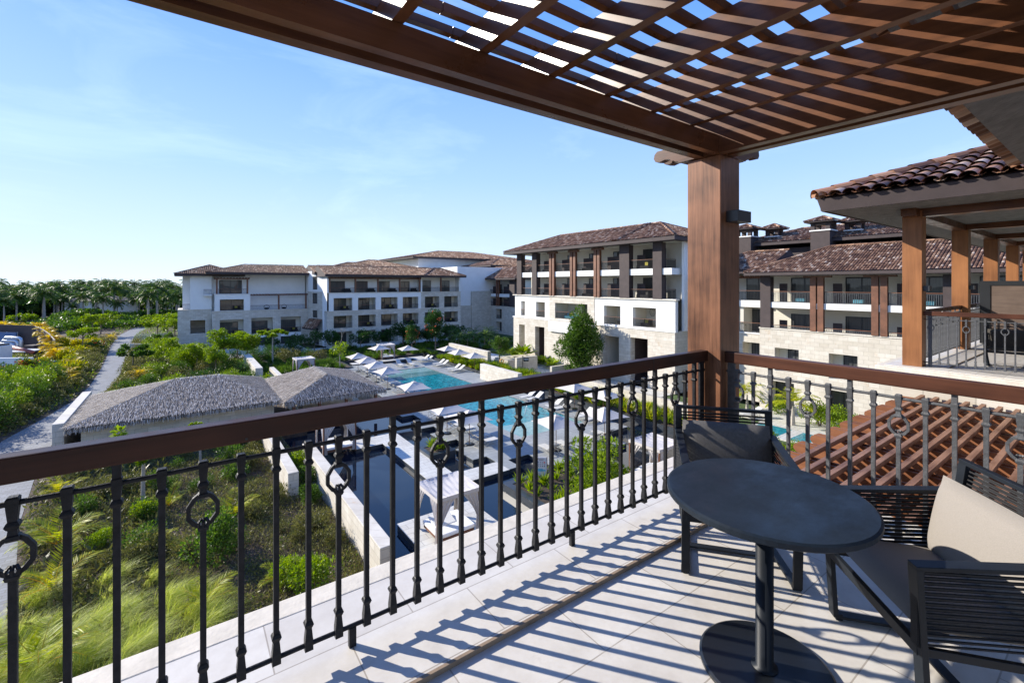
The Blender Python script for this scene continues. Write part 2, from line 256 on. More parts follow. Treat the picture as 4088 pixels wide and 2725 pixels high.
# ------------------------------------------------------------------ mesh builder
COL = S.collection
class MB:
    def __init__(s): s.v = []; s.f = []
    def add(s, vs, fs):
        b = len(s.v); s.v.extend([tuple(x) for x in vs]); s.f.extend([tuple(b + i for i in f) for f in fs])
    def box(s, x0, x1, y0, y1, z0, z1):
        if x0 > x1: x0, x1 = x1, x0
        if y0 > y1: y0, y1 = y1, y0
        s.add([(x0, y0, z0), (x1, y0, z0), (x1, y1, z0), (x0, y1, z0), (x0, y0, z1), (x1, y0, z1), (x1, y1, z1), (x0, y1, z1)],
              [(0, 3, 2, 1), (4, 5, 6, 7), (0, 1, 5, 4), (1, 2, 6, 5), (2, 3, 7, 6), (3, 0, 4, 7)])
    def obox(s, c, ax, ay, az, hx, hy, hz):
        c = Vector(c); X = Vector(ax) * hx; Y = Vector(ay) * hy; Z = Vector(az) * hz
        s.add([c - X - Y - Z, c + X - Y - Z, c + X + Y - Z, c - X + Y - Z, c - X - Y + Z, c + X - Y + Z, c + X + Y + Z, c - X + Y + Z],
              [(0, 3, 2, 1), (4, 5, 6, 7), (0, 1, 5, 4), (1, 2, 6, 5), (2, 3, 7, 6), (3, 0, 4, 7)])
    def bar(s, p, q, w, h, up=(0, 0, 1)):
        p = Vector(p); q = Vector(q); d = q - p; L = d.length
        if L < 1e-6: return
        d /= L; up = Vector(up)
        if abs(d.dot(up)) > 0.98: up = Vector((1, 0, 0))
        sx = d.cross(up).normalized(); sz = sx.cross(d).normalized()
        s.obox((p + q) / 2, d, sx, sz, L / 2, w / 2, h / 2)
    def tube(s, pts, r, n=6, closed=False, cap=True):
        pts = [Vector(p) for p in pts]; m = len(pts); rr = r if isinstance(r, (list, tuple)) else [r] * m
        rings = []; prev = None
        for i, p in enumerate(pts):
            if closed: d = (pts[(i + 1) % m] - pts[i - 1])
            else: d = pts[min(i + 1, m - 1)] - pts[max(i - 1, 0)]
            d.normalize()
            if prev is None:
                a = Vector((0, 0, 1)) if abs(d.z) < 0.9 else Vector((1, 0, 0)); sx = d.cross(a).normalized()
            else:
                sx = prev - d * prev.dot(d)
                sx = sx.normalized() if sx.length > 1e-5 else d.orthogonal().normalized()
            prev = sx; sy = d.cross(sx)
            rings.append([p + (sx * math.cos(2 * math.pi * (k + 0.5) / n) + sy * math.sin(2 * math.pi * (k + 0.5) / n)) * rr[i] for k in range(n)])
        vs = [v for g in rings for v in g]; fs = []
        for i in range(m if closed else m - 1):
            a = i * n; b = ((i + 1) % m) * n
            for k in range(n): fs.append((a + k, a + (k + 1) % n, b + (k + 1) % n, b + k))
        if cap and not closed: fs.append(tuple(range(n - 1, -1, -1))); fs.append(tuple((m - 1) * n + k for k in range(n)))
        s.add(vs, fs)
    def loft(s, cx, cy, prof, rot=0, n=4):  # square/round section column: prof [(z,half)]
        vs = []; k0 = math.pi / n
        for z, h in prof:
            for k in range(n):
                a = k0 + rot + 2 * math.pi * k / n; r = h / math.cos(math.pi / n) if n == 4 else h
                vs.append((cx + r * math.cos(a), cy + r * math.sin(a), z))
        fs = []
        for i in range(len(prof) - 1):
            for k in range(n): fs.append((i * n + k, i * n + (k + 1) % n, (i + 1) * n + (k + 1) % n, (i + 1) * n + k))
        fs.append(tuple(range(n - 1, -1, -1))); fs.append(tuple((len(prof) - 1) * n + k for k in range(n)))
        s.add(vs, fs)
    def prism(s, poly, z0, z1):
        n = len(poly)
        a = sum(poly[i][0] * poly[(i + 1) % n][1] - poly[(i + 1) % n][0] * poly[i][1] for i in range(n))
        if a < 0: poly = poly[::-1]
        s.add([(x, y, z0) for x, y in poly] + [(x, y, z1) for x, y in poly],
              [tuple(range(n - 1, -1, -1)), tuple(range(n, 2 * n))] + [(i, (i + 1) % n, n + (i + 1) % n, n + i) for i in range(n)])
    def extr(s, poly, fn, t0, t1):  # poly in 2D (a,b); fn(a,b,t)->3D
        n = len(poly)
        s.add([fn(a, b, t0) for a, b in poly] + [fn(a, b, t1) for a, b in poly],
              [tuple(range(n - 1, -1, -1)), tuple(range(n, 2 * n))] + [(i, (i + 1) % n, n + (i + 1) % n, n + i) for i in range(n)])
    def quad(s, *p): s.add(p, [tuple(range(len(p)))])
    def mesh(s, name, mat, smooth=False):
        me = bpy.data.meshes.new(name); me.from_pydata(s.v, [], s.f); me.materials.append(M[mat] if isinstance(mat, str) else mat)
        if smooth: me.polygons.foreach_set('use_smooth', [True] * len(me.polygons))
        me.update(); return me
    def build(s, name, mat, parent=None, smooth=False, bevel=0, label=None):
        o = bpy.data.objects.new(name, s.mesh(name, mat, smooth)); COL.objects.link(o)
        if parent:
            o.parent = parent; o.matrix_parent_inverse = Matrix.Translation(-Vector(parent['loc0']))
        if bevel:
            b = o.modifiers.new('bevel', 'BEVEL'); b.width = bevel; b.segments = 2; b.limit_method = 'ANGLE'
        if label: o['label'] = label
        return o
def ob(name, me, parent=None):
    o = bpy.data.objects.new(name, me); COL.objects.link(o)
    if parent: o.parent = parent; o.matrix_parent_inverse = Matrix.Translation(-Vector(parent['loc0']))
    return o
def thing(name, label, cat, loc=(0, 0, 0), group=None, rz=0):
    o = bpy.data.objects.new(name, None); COL.objects.link(o); o.location = loc; o['loc0'] = tuple(float(x) for x in loc)
    o.rotation_euler.z = rz; o['label'] = label; o['category'] = cat
    if group: o['group'] = group
    if 'grass' in name or 'plant' in name or 'shrub' in name: o['kind'] = 'thing'
    return o
def tag(o, label, cat, group=None):
    o['label'] = label; o['category'] = cat
    if group: o['group'] = group
    return o
def struct(name, mb, mat, **k):
    o = mb.build(name, mat, **k); o['kind'] = 'structure'; return o
def copytree(src, loc=None, rz=None, scale=None, parent=None):
    c = src.copy(); COL.objects.link(c)
    if parent is not None: c.parent = parent
    for ch in list(src.children): copytree(ch, parent=c)
    if loc is not None: c.location = loc
    if rz is not None: c.rotation_euler.z = rz
    if scale is not None: c.scale = scale if isinstance(scale, tuple) else (scale,) * 3
    return c
ONES = ['zeroth', 'first', 'second', 'third', 'fourth', 'fifth', 'sixth', 'seventh', 'eighth', 'ninth', 'tenth', 'eleventh', 'twelfth', 'thirteenth', 'fourteenth', 'fifteenth', 'sixteenth', 'seventeenth', 'eighteenth', 'nineteenth']
def ordn(n):
    if n >= 100: return 'hundred and ' + ordn(n - 100) if n > 100 else 'hundredth'
    if n < 20: return ONES[n]
    T = ['', '', 'twenty', 'thirty', 'forty', 'fifty', 'sixty', 'seventy', 'eighty', 'ninety']; TT = ['', '', 'twentieth', 'thirtieth', 'fortieth', 'fiftieth', 'sixtieth', 'seventieth', 'eightieth', 'ninetieth']
    return TT[n // 10] if n % 10 == 0 else T[n // 10] + '-' + ONES[n % 10]
def bearing(p): return math.atan2(p[0], max(p[1], 0.01))   # left to right as seen from the balcony
GZ = -10.4   # garden and courtyard level

# ================================================================== OWN BALCONY
m = MB(); m.box(-7, 3.9, -4.5, 1.75, -0.22, -0.02); struct('balcony_floor', m, 'tile')
m = MB(); m.box(-7, 3.9, 1.762, 2.47, -0.22, 0.0); struct('raised_balcony_floor', m, 'tile')
m = MB(); m.box(-7, 3.9, 1.748, 1.764, -0.03, 0.004); struct('floor_trim', m, 'ledge')
m = MB(); m.box(-7, 4.05, 2.468, 2.61, -0.26, 0.003); m.box(3.898, 4.05, -4.5, 2.47, -0.26, 0.003); struct('balcony_coping', m, 'coping', bevel=0.006)

own = thing('hotel_wing', 'stone wing of the hotel under the balcony in the foreground', 'building', (0, 0, GZ))
m = MB(); m.box(-7, 3.85, -9, 2.5, GZ, -0.27); m.build('wall', 'stone', own)

def baluster_mesh(kind):
    b = MB()
    foot = [(0.072, .0165), (0.115, .016), (0.165, .0115), (0.17, .014), (0.182, .0185), (0.194, .014), (0.198, .0102)]
    top = [(0.862, .0103), (0.866, .014), (0.876, .0185), (0.886, .014), (0.889, .011), (0.93, .0145), (0.960, .0158), (0.966, .012)]
    if kind == 'ring':
        b.loft(0, 0, foot + [(0.70, .0103), (0.705, .0155), (0.716, .0185), (0.727, .013)])
        b.loft(0, 0, [(0.826, .013), (0.832, .018), (0.842, .017), (0.846, .0125)] + top)
        pts = [(-.006, 0.716), (-.028, 0.732), (-.046, 0.757), (-.046, 0.797), (-.028, 0.826), (-.006, 0.842), (.006, 0.842), (.028, 0.826), (.046, 0.797), (.046, 0.757), (.028, 0.732), (.006, 0.716)]
        b.tube([(x, 0, z) for x, z in pts], 0.0105, 4, closed=True)
        for dx in (-.012, 0, .012): b.tube([(dx, -.013, .72), (dx * 1.4, -.014, .735), (dx * .6, .002, .745)], .006, 5)
    else:
        if kind == 'tall': top = top[:-1] + [(0.965, .0125), (1.02, .0125)]
        b.loft(0, 0, foot + top)
    return b.mesh('baluster_' + kind, 'iron')
BAL = {k: baluster_mesh(k) for k in ('plain', 'ring', 'tall')}
BALG = {}
for k in BAL:
    BALG[k] = BAL[k].copy(); BALG[k].materials[0] = M['irongrey']
def railing(label, axis, c, a0, a1, ring0, wood_mat, group, set_=BAL, tallend=(), hmat='iron', posts=(), zoff=0.0):
    """iron balustrade under a wooden handrail; axis 'x': runs along X at y=c from a0 to a1"""
    P = (lambda a, t, z: (a, c + t, z)) if axis == 'x' else (lambda a, t, z: (c + t, a, z))
    t = thing('railing', label, 'railing', P((a0 + a1) / 2, 0, 0), group)
    def bx(name, A0, A1, t0, t1, z0, z1, mat, bev=0):
        b = MB(); p, q = P(A0, t0, z0), P(A1, t1, z1); b.box(p[0], q[0], p[1], q[1], z0, z1); return b.build(name, mat, t, bevel=bev)
    bx('handrail', a0, a1, -.034, .034, 1.015, 1.10, wood_mat, .006)
    b = MB(); b.tube([P(a0 + (a1 - a0) * i / 40, 0.001 * math.sin(i * 2.1), 0.943 + .0012 * math.sin(i * 1.7)) for i in range(41)], .0095, 6); b.build('top_bar', hmat, t, smooth=True)
    b = MB(); b.tube([P(a0 + (a1 - a0) * i / 40, 0.0, 0.092 + .0012 * math.sin(i * 1.3)) for i in range(41)], .0105, 6); b.build('bottom_bar', hmat, t, smooth=True)
    k0 = math.ceil((a0 + .03 - ring0) / .125); k1 = math.floor((a1 - .03 - ring0) / .125)
    for k in range(k0, k1 + 1):
        kind = 'ring' if k % 4 == 0 else ('tall' if k % 4 == 2 else 'plain')
        o = bpy.data.objects.new('baluster', set_[kind]); COL.objects.link(o); o.parent = t; o.matrix_parent_inverse = Matrix.Translation(-Vector(t['loc0']))
        o.location = P(ring0 + k * .125, 0, 0)
        if axis == 'y': o.rotation_euler.z = R(90)
    for p_ in posts: bx('rail_foot', p_ - .016, p_ + .016, -.012, .012, 0.0, 0.088, hmat, .002)
    for e in tallend: bx('end_post', e - .03, e + .03, -.008, .008, 0.0, 1.016, hmat)
    return t
G1 = 'wrought iron railings of the foreground balcony'
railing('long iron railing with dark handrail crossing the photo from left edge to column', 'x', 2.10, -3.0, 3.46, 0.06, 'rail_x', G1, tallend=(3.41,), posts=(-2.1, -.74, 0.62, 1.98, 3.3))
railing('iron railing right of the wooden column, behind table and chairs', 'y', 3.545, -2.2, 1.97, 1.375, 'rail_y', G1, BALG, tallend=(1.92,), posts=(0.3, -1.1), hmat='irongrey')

jt = MB(); jt.box(2.748, 2.752, 2.0645, 2.1355, 1.014, 1.1008)
for a_ in (2.70, 2.80, 1.2, .2, -.8):
    jt.loft(a_, 2.0, [(0, 0.0001), (0.00001, 0.0001)], 0, 6)
    jt.v = jt.v[:-12]; jt.f = jt.f[:-8]
    jt.obox((a_, 2.0655, 1.03), (1, 0, 0), (0, 1, 0), (0, 0, 1), .004, .0012, .004)
_rl = next(o for o in bpy.data.objects if o.get('label', '').startswith('long iron railing')); jt.build('rail_joint', 'black', _rl)
# column with wall lamp
ct = thing('column', 'square brown timber column at the balcony corner', 'column', (3.595, 2.105, 0))
m = MB(); m.box(3.45, 3.74, 1.96, 2.25, 0.0, 2.668); m.build('shaft', 'col', ct, bevel=.004)
lt = thing('wall_lamp', 'small black box lamp on the right face of the corner column', 'wall lamp', (3.64, 1.9, 2.18))
m = MB(); m.box(3.53, 3.735, 1.86, 1.958, 2.135, 2.225); m.build('housing', 'lamp', lt, bevel=.003)
m = MB(); m.box(3.56, 3.705, 1.955, 1.9595, 2.15, 2.21); m.build('mounting_plate', 'black', lt)

# pergola over the balcony
pg = thing('pergola', 'dark timber pergola with slatted roof over the foreground balcony', 'pergola', (0, 0, 2.67))
tail = [(0, 0), (0, .143), (.47, .143), (.50, .12), (.51, .085), (.49, .055), (.44, .045), (.38, .055), (.33, .05), (.30, .03), (.28, .03), (.26, .015), (.24, .015), (.22, 0)]
def beam_x(y0, y1, z):  # along X with carved tail past the column
    b = MB(); poly = [(-7.0, 0), (-7.0, .143)] + [(3.66 + a * .8, h) for a, h in tail[2:]]
    b.extr(poly, lambda a, h, t: (a, t, z + h), y0, y1); return b
def beam_y(x0, x1, z):
    b = MB(); poly = [(-4.5, 0), (-4.5, .143)] + [(2.12 + a * .88, h) for a, h in tail[2:]]
    b.extr(poly, lambda a, h, t: (t, a, z + h), x0, x1); return b
beam_x(1.957, 2.014, 2.670).build('beam', 'wood_x', pg); beam_x(2.09, 2.162, 2.670).build('beam', 'wood_x', pg)
beam_y(3.42, 3.49, 2.673).build('beam', 'wood_y', pg); beam_y(3.555, 3.64, 2.673).build('beam', 'wood_y', pg)
for k in range(-15, 7):
    x = 0.78 + .457 * k if k < 6 else 3.455
    b = MB(); r = .027
    b.extr([(-4.5, 0), (-4.5, .153), (2.42, .153), (2.45, .12), (2.44, .08), (2.40, .05), (2.36, .03), (2.32, .0)], lambda a, h, t: (t, a, 2.8165 + h), x - r, x + r)
    b.build('rafter', 'wood_y', pg)
for k in range(-30, 7):
    y = 1.366 + .162 * k; b = MB(); jz = random.uniform(-.001, .001)
    x0 = -7; cut = random.uniform(-1.5, 2.3)
    b.box(x0, cut - .002, y - .021, y + .021, 2.97, 3.013 + jz); b.box(cut + .002, 4.0, y - .021, y + .021, 2.97, 3.014 + jz)
    b.build('slat', 'wood_x', pg)

# ------------------------------------------------------------------ table
tt = thing('bistro_table', 'round charcoal pedestal table on the balcony floor', 'table', (2.045, .96, -.02))
def disc(cx, cy, r, z0, z1, n=64, rim=.006):
    b = MB(); prof = [(z0, r - rim), (z0 + rim, r), (z1 - rim, r), (z1, r - rim * 1.6)]; b.loft(cx, cy, prof, 0, n); return b
disc(2.045, .96, .402, .705, .735).build('table_top', 'tabletop', tt, smooth=False, bevel=0)
disc(2.035, .955, .262, -.02, .004).build('base', 'granite', tt)
m = MB(); m.loft(2.02, .95, [(0.004, .052), (0.008, .052), (0.010, .035), (.704, .035)], 0, 32); m.build('pedestal', 'alu', tt, smooth=True)

# ------------------------------------------------------------------ woven armchairs (local: x across, y forward, z up)
def armchair(cushion, label, group):
    t = thing('armchair', label, 'chair', (0, 0, 0), group)
    hw = .315; D = .62; ah = .64; bh = .815
    fr = MB()
    for s in (-1, 1):
        x = s * hw
        fr.bar((x, .30, .02), (x, .335, ah), .022, .05)                 # front leg
        fr.bar((x, .345, ah), (x, -.21, ah + .035), .05, .016)           # arm
        fr.bar((x, .30, .02), (x * .86, -.16, .02), .05, .014)           # floor runner
        fr.bar((x * .86, -.16, .02), (x, -.21, .34), .022, .045)         # rear strut
        fr.bar((x, -.19, .30), (x * .98, -.262, bh), .022, .045)          # back upright
        fr.bar((x, .31, .335), (x, -.20, .30), .018, .03)                # side seat rail
        fr.bar((x, .30, .02), (x, .27, .02), .05, .03)
    fr.bar((-hw, .32, .335), (hw, .32, .335), .022, .04)
    fr.bar((-hw, -.19, .30), (hw, -.19, .30), .022, .035)
    fr.bar((-hw - .012, -.262, bh), (hw + .012, -.262, bh), .03, .02)
    fr.bar((-hw * .93, .02, .02), (hw * .93, .02, .02), .045, .012)
    fr.build('frame', 'alu', t, bevel=.002)
    for s in (-1, 1):
        rp = MB(); x = s * hw
        for i in range(15):
            z = .365 + i * .0185; w = .0045
            rp.tube([(x + .012, .325, z), (x + .013, .0, z + .012 + .001 * (i % 3)), (x + .012, -.20, z + .024)], w, 5)
            rp.tube([(x - .012, .325, z), (x - .013, .0, z + .012), (x - .012, -.20, z + .024)], w, 5)
        for i in range(32): rp.obox((x, .328, .36 + i * .0086), (1, 0, 0), (0, 1, 0), (0, 0, 1), .017, .012, .0036)
        rp.build('side_weave', 'rope', t)
    rp = MB()
    for i in range(24):
        z = .325 + i * .0195; y = -.192 - (z - .30) * .18
        rp.tube([(-hw, y - .01, z), (0, y - .018, z), (hw, y - .01, z)], .0045, 5)
        rp.tube([(-hw, y + .012, z + .004), (0, y + .006, z + .002), (hw, y + .012, z + .004)], .0042, 5)
    for s in (-1, 1):
        for i in range(50): z = .33 + i * .0088; rp.obox((s * hw, -.195 - (z - .30) * .18, z), (1, 0, 0), (0, 1, 0), (0, 0, 1), .018, .016, .0036)
    rp.build('back_weave', 'rope', t)
    def pad(cx, cy, cz, sx, sy, sz, tilt, name, puff=.2):
        b = MB(); nx, ny = 12, 12; top = []; 
        for side in (1, -1):
            g = []
            for j in range(ny + 1):
                for i in range(nx + 1):
                    a = i / nx * 2 - 1; c_ = j / ny * 2 - 1
                    e = (1 - abs(a) ** 6) * (1 - abs(c_) ** 6); th = sz * (0.35 * e ** .35 + puff * (1 - a * a) * (1 - c_ * c_)) if e > 0 else 0
                    p = Vector((a * sx / 2 * (1 - .02 * c_ * c_), c_ * sy / 2 * (1 - .02 * a * a), side * th))
                    p.rotate(Matrix.Rotation(tilt, 3, 'X')); g.append((cx + p.x, cy + p.y, cz + p.z))
            fs = [(j * (nx + 1) + i, j * (nx + 1) + i + 1, (j + 1) * (nx + 1) + i + 1, (j + 1) * (nx + 1) + i) for j in range(ny) for i in range(nx)]
            if side < 0: fs = [f[::-1] for f in fs]
            b.add(g, fs)
        b.build(name, cushion, t, smooth=True)
    pad(0, .06, .392, .59, .52, .12, R(3), 'seat_cushion', .12)
    pad(0, -.125, .575, .59, .37, .13, R(101), 'back_cushion', .12)
    return t
def face(ob_, px, py, fx, fy, z=-.02):
    ob_.location = (px, py, z); ob_.rotation_euler.z = math.atan2(fy, fx) - math.pi / 2; return ob_
G2 = 'woven rope armchairs'
c1 = armchair('cush', 'black rope armchair with pale greige cushions at the right edge of the balcony', G2)
# front feet centre (2.39,.70): the chair faces the table
face(c1, 2.61, .466, -.70, .71)
c2 = armchair('cushd', 'black rope armchair with grey cushion between the table and the corner column', G2)
face(c2, 2.745, 1.50, -.78, -.62); c2.scale = (.9, 1, 1)

# ------------------------------------------------------------------ own roof eave above the pergola, lower terrace
def half_tiles(mb, O, sdir, udir, nrm, L, tmax, p, c, r=None, seg=5, lift=.02, jit=0.0, under=True):
    """barrel tiles as separate curved islands: O eave start, sdir along eave, udir up the slope"""
    O = Vector(O); sdir = Vector(sdir); udir = Vector(udir); nrm = Vector(nrm); n = int(L / p); r = r or p * .42
    for j in range(n):
        s = (j + .5) * p; T = tmax(s)
        if T <= .05: continue
        k = 0; t = -0.04
        while t < T:
            t1 = min(t + c * 1.12, T + .03); w0 = 1.0; w1 = .88; js = random.uniform(-jit, jit); jt = random.uniform(-jit, jit)
            a = O + sdir * (s + js) + udir * (t + jt); b = O + sdir * (s + js) + udir * (t1 + jt); vs = []
            for (q, ww, lf) in ((a, w0, lift), (b, w1, 0)):
                for g in range(seg + 1):
                    an = math.pi * g / seg
                    vs.append(q + sdir * (-math.cos(an) * r * ww) + nrm * (math.sin(an) * r * .85 * ww + lf))
            mb.add(vs, [(g, g + 1, seg + 2 + g, seg + 1 + g) for g in range(seg)])
            if under and s + p < L:
                vs = []
                for q, lf in ((a, lift * .6), (b, 0)):
                    q = q + sdir * p * .5
                    for g in range(4):
                        an = math.pi * g / 3; vs.append(q + sdir * (-math.cos(an) * r * .75) + nrm * (r * .32 - math.sin(an) * r * .3 + lf))
                mb.add(vs, [(g, g + 1, 5 + g, 4 + g) for g in range(3)])
            t += c
def ridge_caps(mb, A, B, r=.13, c=.4, seg=6):
    A = Vector(A); B = Vector(B); d = B - A; L = d.length; d /= L; sx = d.cross(Vector((0, 0, 1))).normalized(); up = sx.cross(d)
    t = 0
    while t < L:
        t1 = min(L, t + c * 1.1); vs = []
        for tt_, rr in ((t, r), (t1, r * .85)):
            q = A + d * tt_
            for g in range(seg + 1):
                an = math.pi * g / seg; vs.append(q + sx * math.cos(an) * rr + up * (math.sin(an) * rr * .9))
        mb.add(vs, [(g, g + 1, seg + 2 + g, seg + 1 + g) for g in range(seg)]); t += c
tp = math.tan(R(20)); cs, sn = math.cos(R(20)), math.sin(R(20))
m = MB(); z0 = 3.36
m.extr([(1.02, z0 + .013), (1.02, z0 + .10), (-5.0, z0 + .10 + 6.11 * tp), (-5.0, z0 - .02 + 6.11 * tp)], lambda a, h, t: (t, a, h), -7, 10.45)
rf = m.build('roof_slab', 'soffit', own)
m = MB(); half_tiles(m, (-1, 1.14, z0 + .055), (1, 0, 0), (0, -cs, sn), (0, sn, cs), 11.4, lambda s: 2.0, .21, .4, r=.105, jit=.008, lift=.03, seg=8)
m.build('roof_tiles', 'roofn', own)

# terrace one floor down between the two wings, with its own pergola
m = MB(); m.box(4.06, 11.55, -9, 2.6, GZ, -3.45); low = tag(m.build('terrace_block', 'stone'), 'white stone storey carrying the lower terrace, seen through the right railing', 'building')
m = MB(); m.box(4.06, 11.55, -9, 2.55, -3.449, -3.40); struct('terrace_floor', m, 'pale')
lp = thing('pergola', 'weathered red-brown timber pergola one floor below, seen through the right railing', 'pergola', (8, 1, -3.4))
for x in np.arange(4.75, 11.5, .55):
    for dx in (-.055, .055):
        b = MB(); b.extr([(-5, 0), (-5, .17), (2.78, .17), (2.84, .14), (2.85, .09), (2.82, .05), (2.76, .02), (2.66, 0)], lambda a, h, t: (t, a, -.72 + h), x + dx - .018, x + dx + .018); b.build('rafter', 'perg_y', lp)
for i in range(36):
    y = 2.47 - i * .205; b = MB(); cut = random.uniform(6, 10)
    b.box(4.25, cut - .003, y - .03, y + .03, -.545, -.485); b.box(cut + .003, 11.5, y - .03, y + .03, -.545, -.483); b.build('slat', 'perg_x', lp)
for y in (2.2, -1.8):
    b = MB(); b.box(4.1, 11.55, y - .07, y + .07, -.93, -.725); b.build('beam', 'perg_x', lp)
for x in (4.4, 11.3):
    b = MB(); b.box(x - .13, x + .13, 2.07, 2.33, -3.4, -.935); b.build('post', 'col', lp)
    b = MB(); b.box(x - .13, x + .13, -1.93, -1.67, -3.4, -.935); b.build('post', 'col', lp)

# ================================================================== NEIGHBOURING WING ON THE RIGHT
nb = thing('hotel_wing', 'neighbouring wing at the right edge with open timber columned balcony', 'building', (20, -2, GZ))
m = MB(); m.box(11.56, 30, -9, 2.95, GZ, -.30); m.build('wall', 'stone', nb)
m = MB(); m.box(11.5, 30, -9, 3.22, -.30, -.012); m.build('balcony_slab', 'coping', nb, bevel=.01)
m = MB(); m.box(11.62, 30, -9, 3.1, -.011, 0.0); m.build('balcony_paving', 'tile', nb)
m = MB(); m.box(12.1, 30, 2.2, 2.215, 0.0, 0.02); m.build('floor_trim', 'ledge', nb)
m = MB(); m.box(17.5, 30, -9, -4.4, 0.0, 3.12); m.build('rear_wall', 'cream', nb)
for x in (11.73, 15.80, 19.75, 23.65, 27.5):
    x += .09; m = MB(); m.box(x, x + .30, 2.555, 2.86, 0.0, 3.10); c_ = m.build('column', 'col2', nb, bevel=.004)
    m = MB(); m.box(x + .06, x + .24, 2.455, 2.553, 1.5, 1.6); m.build('lamp', 'lamp', nb)
m = MB(); m.box(11.6, 30, 2.59, 2.83, 2.98, 3.128); m.build('beam', 'wood_x', nb)
m = MB(); m.box(11.85, 12.09, -6, 2.588, 2.975, 3.127); m.build('beam', 'wood_y', nb)
for x in (15.95, 19.9, 23.8):
    m = MB(); m.box(x - .1, x + .1, -6, 2.588, 2.99, 3.126); m.build('beam', 'wood_y', nb)
m = MB(); m.box(10.56, 31, -9, 3.86, 3.13, 3.18); m.build('soffit', 'soffit', nb)
ex, ey, ez = 10.5, 3.9, 3.40; HR = 5.2
m = MB()   # fascia, leaning out towards the tile edge
m.add([(10.56, 3.84, 3.11), (10.5, 3.9, 3.36), (31, 3.9, 3.36), (31, 3.84, 3.11), (10.56, -9, 3.11), (10.5, -9, 3.36)], [(0, 3, 2, 1), (0, 1, 5, 4)])
m.add([(10.60, 3.80, 3.11), (10.60, 3.80, 3.36), (31, 3.8, 3.36), (31, 3.80, 3.11), (10.60, -9, 3.11), (10.60, -9, 3.36)], [(0, 1, 2, 3), (0, 4, 5, 1)])
m.quad((10.56, 3.84, 3.11), (31, 3.84, 3.11), (31, 3.80, 3.11), (10.60, 3.80, 3.11)); m.quad((10.56, 3.84, 3.11), (10.60, 3.80, 3.11), (10.60, -9, 3.11), (10.56, -9, 3.11))
m.build('fascia', 'brownr', nb)
m = MB(); rz_ = ez - .03 + HR * tp
m.add([(ex, ey, ez - .03), (31, ey, ez - .03), (31, ey - HR, rz_), (ex + HR, ey - HR, rz_), (ex + HR, -9, rz_), (ex, -9, ez - .03)], [(0, 1, 2, 3), (0, 3, 4, 5)])
m.build('roof_deck', 'brownr', nb)
m = MB()
half_tiles(m, (ex - .05, ey, ez - .02), (0, -1, 0), (cs, 0, sn), (-sn, 0, cs), 11, lambda s: min(s, HR) / cs, .235, .40, r=.12, jit=.012, lift=.03, seg=8)
half_tiles(m, (ex, ey + .05, ez - .02), (1, 0, 0), (0, -cs, sn), (0, sn, cs), 20, lambda s: min(s, HR) / cs, .235, .40, r=.12, jit=.01, lift=.03, seg=8)
m.build('roof_tiles', 'roofn', nb)
m = MB(); ridge_caps(m, (ex - .03, ey + .03, ez + .01), (ex + HR, ey - HR, ez + .01 + HR * tp), .17, .36, 8); m.build('ridge_cap', 'roofn', nb)
G3 = 'iron railings of the neighbouring balcony'
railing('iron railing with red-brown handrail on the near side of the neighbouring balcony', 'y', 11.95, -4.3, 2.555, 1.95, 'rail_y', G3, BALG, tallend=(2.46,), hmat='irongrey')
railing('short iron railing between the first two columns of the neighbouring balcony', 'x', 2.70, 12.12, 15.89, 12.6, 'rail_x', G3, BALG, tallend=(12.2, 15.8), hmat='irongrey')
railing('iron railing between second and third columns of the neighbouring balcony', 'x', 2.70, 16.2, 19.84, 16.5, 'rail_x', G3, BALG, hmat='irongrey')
sc = thing('privacy_screen', 'dark wood privacy screen in black frame on the neighbouring balcony', 'screen', (17.7, 0, 0))
m = MB(); m.box(17.70, 17.74, -3.4, 2.42, .30, 1.60); m.build('panel', wood('screen_wood', (0.075, 0.052, 0.042), (0.16, 0.115, 0.09), 'y', .5), sc)
m = MB(); m.box(17.68, 17.76, 2.42, 2.62, .02, 1.72); m.box(17.68, 17.76, -3.4, 2.42, 1.60, 1.72); m.box(17.68, 17.76, -3.4, 2.42, .22, .30); m.build('frame', 'black', sc)
c3 = copytree(c1); c3['label'] = 'black rope armchair seen from behind on the neighbouring balcony'; face(c3, 13.15, 1.55, .98, .15, 0.0)
sf = thing('sofa', 'low black frame sofa with teal blue cushions on the neighbouring balcony', 'sofa', (15.3, 0.6, 0))
m = MB(); m.box(14.3, 16.3, -.2, .0, .05, .62); m.box(14.3, 16.3, .0, .95, .1, .28); m.box(14.3, 14.36, -.2, .95, .05, .55); m.box(16.24, 16.3, -.2, .95, .05, .55); m.build('frame', 'rope', sf)
m = MB(); m.box(14.38, 16.22, .02, .92, .28, .44); m.build('seat_cushion', 'blue', sf, bevel=.03)
m = MB(); m.box(14.38, 15.29, -.1, .12, .44, .86); m.box(15.31, 16.22, -.1, .12, .44, .86); m.build('back_cushion', 'blue', sf, bevel=.04)

